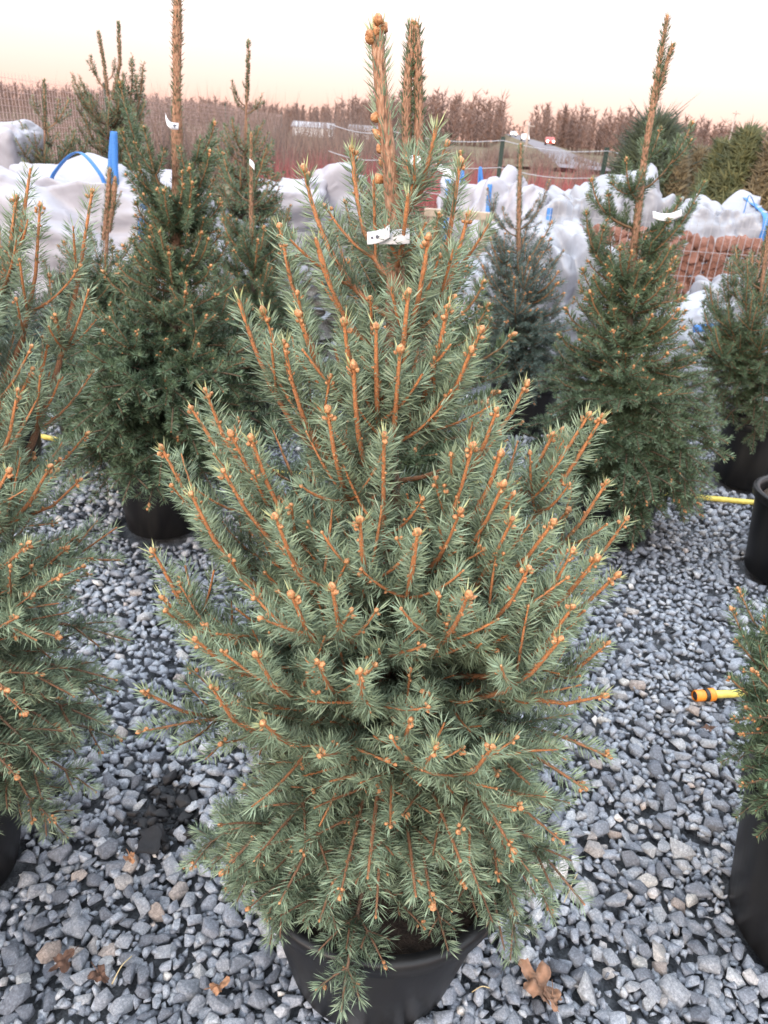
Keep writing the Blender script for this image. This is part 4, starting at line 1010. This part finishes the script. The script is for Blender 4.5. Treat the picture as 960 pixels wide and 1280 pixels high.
def scrap():
    V = []; n = 9; c = ground(187, 1052, .03)
    for j in range(n):
        for i in range(n):
            x, y = (i/(n-1)-.5)*.05, (j/(n-1)-.5)*.07; V.append((x+.012*noise.noise(Vector((y*40, 1, 0))), y, .012*noise.noise(Vector((x*30, y*30, 4)))+.006))
    q = [(j*n+i, j*n+i+1, (j+1)*n+i+1, (j+1)*n+i) for j in range(n-1) for i in range(n-1)]
    o = link('fabric_scrap', tri_mesh('fabric_scrap', np.array(V), np.array(q), [plain('black_fabric', (.01, .01, .012), .8, 200, .3, .4, .001)], None, True), None, tuple(c)); o.rotation_euler = (0, 0, .2)
    so = o.modifiers.new('thickness', 'SOLIDIFY'); so.thickness = .002; tag(o, 'scrap of black weed fabric on the dark wet stones', 'fabric')
scrap()
# dry grass stalks
for (a, b, lab) in (((705, 1128), (722, 1092), 'pale dry grass stalk beside the lowest right branch tip'), ((140, 1230), (165, 1195), 'dry grass stalk beside the dark wet leaf'), ((590, 1240), (612, 1235), 'short dry straw by the middle pot')):
    A = ground(*a, .03); Bp = ground(*b, .045); tag(link('grass_stalk', tube_mesh('grass_stalk', catmull([A-A, (A+Bp)/2-A+[0, 0, .012], Bp-A], 6), .0012, M_reed if False else plain('straw', (.45, .36, .2), .7), 5), None, tuple(A)), lab, 'grass')
# plant tags
M_tag = fabric_mat('white_tag_plastic', (.8, .8, .82), .4, .2); M_ink = plain('grey_ink', (.08, .08, .1), .6)
def tag_strip(label, pix, Y, height, curl=.0, marks=None):
    """pix: centre-line pixels from end to end"""
    pts = [aty(*p, Y+curl*sin(pi*i/(len(pix)-1))) for i, p in enumerate(pix)]; o = pts[0]
    root = thing('plant_tag', label, 'tag', tuple(o), 'plant tags on the spruces')
    V, Fq = ribbon([p-o for p in pts], tuple(cu), height, .0008); link('strip', tri_mesh('strip', V, Fq, [M_tag], None, False), root)
    if marks: marks(root, o)
    return root
def stroke(root, o, pxs, Y, w=.0005, name='handwriting'):
    P = catmull([aty(*p, Y)-o for p in pxs], 6); link(name, tube_mesh(name, P, w, M_ink, 5), root)
TY = HY-.045
def hero_marks(root, o):
    Yk = TY-.003
    stroke(root, o, [(475, 292), (476, 297), (477, 303), (480, 302)], Yk)
    stroke(root, o, [(480, 303), (482, 298), (483, 302), (486, 298), (487, 302), (490, 297), (491, 302)], Yk)
    stroke(root, o, [(491, 302), (493, 297), (494, 302), (497, 297), (495, 300), (498, 302)], Yk)
    stroke(root, o, [(500, 298), (498, 300), (500, 302), (502, 298), (502, 302), (505, 300)], Yk)
    stroke(root, o, [(497, 292), (501, 291), (505, 292), (509, 290)], Yk, .0004)
tag_strip('white plant tag with handwriting wrapped round the main spruce stem', [(474, 296), (487, 296), (500, 296), (512, 295)], TY, .018, -.004, hero_marks)
def hole_marks(root, o):
    for (px, py, r_) in ((465, 297, .0016), (471.5, 296, .0022)):
        c = aty(px, py, TY-.012)-o; bm = bmesh.new(); bmesh.ops.create_cone(bm, cap_ends=True, segments=14, radius1=r_, radius2=r_, depth=.001, matrix=Matrix.Translation(c) @ Vector(ray(px, py)).to_track_quat('Z', 'Y').to_matrix().to_4x4()); link('punch_hole', bm_mesh('punch_hole', bm, [M_ink]), root)
tag_strip('short punched end of white tag on the main spruce stem', [(459, 298), (468, 297), (478, 294), (487, 289)], TY-.010, .015, 0, hole_marks)
def t_mark(root, o):
    for q in ([(216, 157), (221, 157)], [(218.5, 155), (218.5, 160)]): stroke(root, o, [q[0], ((q[0][0]+q[1][0])/2, (q[0][1]+q[1][1])/2), q[1]], dy-.085, .002, 'printed_mark')
tag_strip('curled white tag on the tall leader of the dense spruce', [(207, 146), (209, 152), (214, 157), (223, 158)], dy-.06, .022, -.02, t_mark)
tag_strip('white tag band round the forked spruce stem', [(816, 268), (826, 271), (838, 271), (852, 266)], ey-.08, .026, -.02)
tag_strip('small folded white tag on the half hidden spruce', [(512, 199), (516, 200), (521, 201), (526, 201)], iy-.06, .022)
tag_strip('narrow white tag hanging beside the two leaders', [(489, 203), (492, 207), (494, 211), (497, 214)], iy-.05, .014)
tag_strip('long white tag slanting from the half hidden spruce', [(545, 207), (553, 211), (561, 216), (570, 222)], iy-.05, .018)
tag_strip('tiny white tag on the bare tan stem', [(312, 202), (314, 204), (316, 206), (318, 209)], ky-.05, .03)
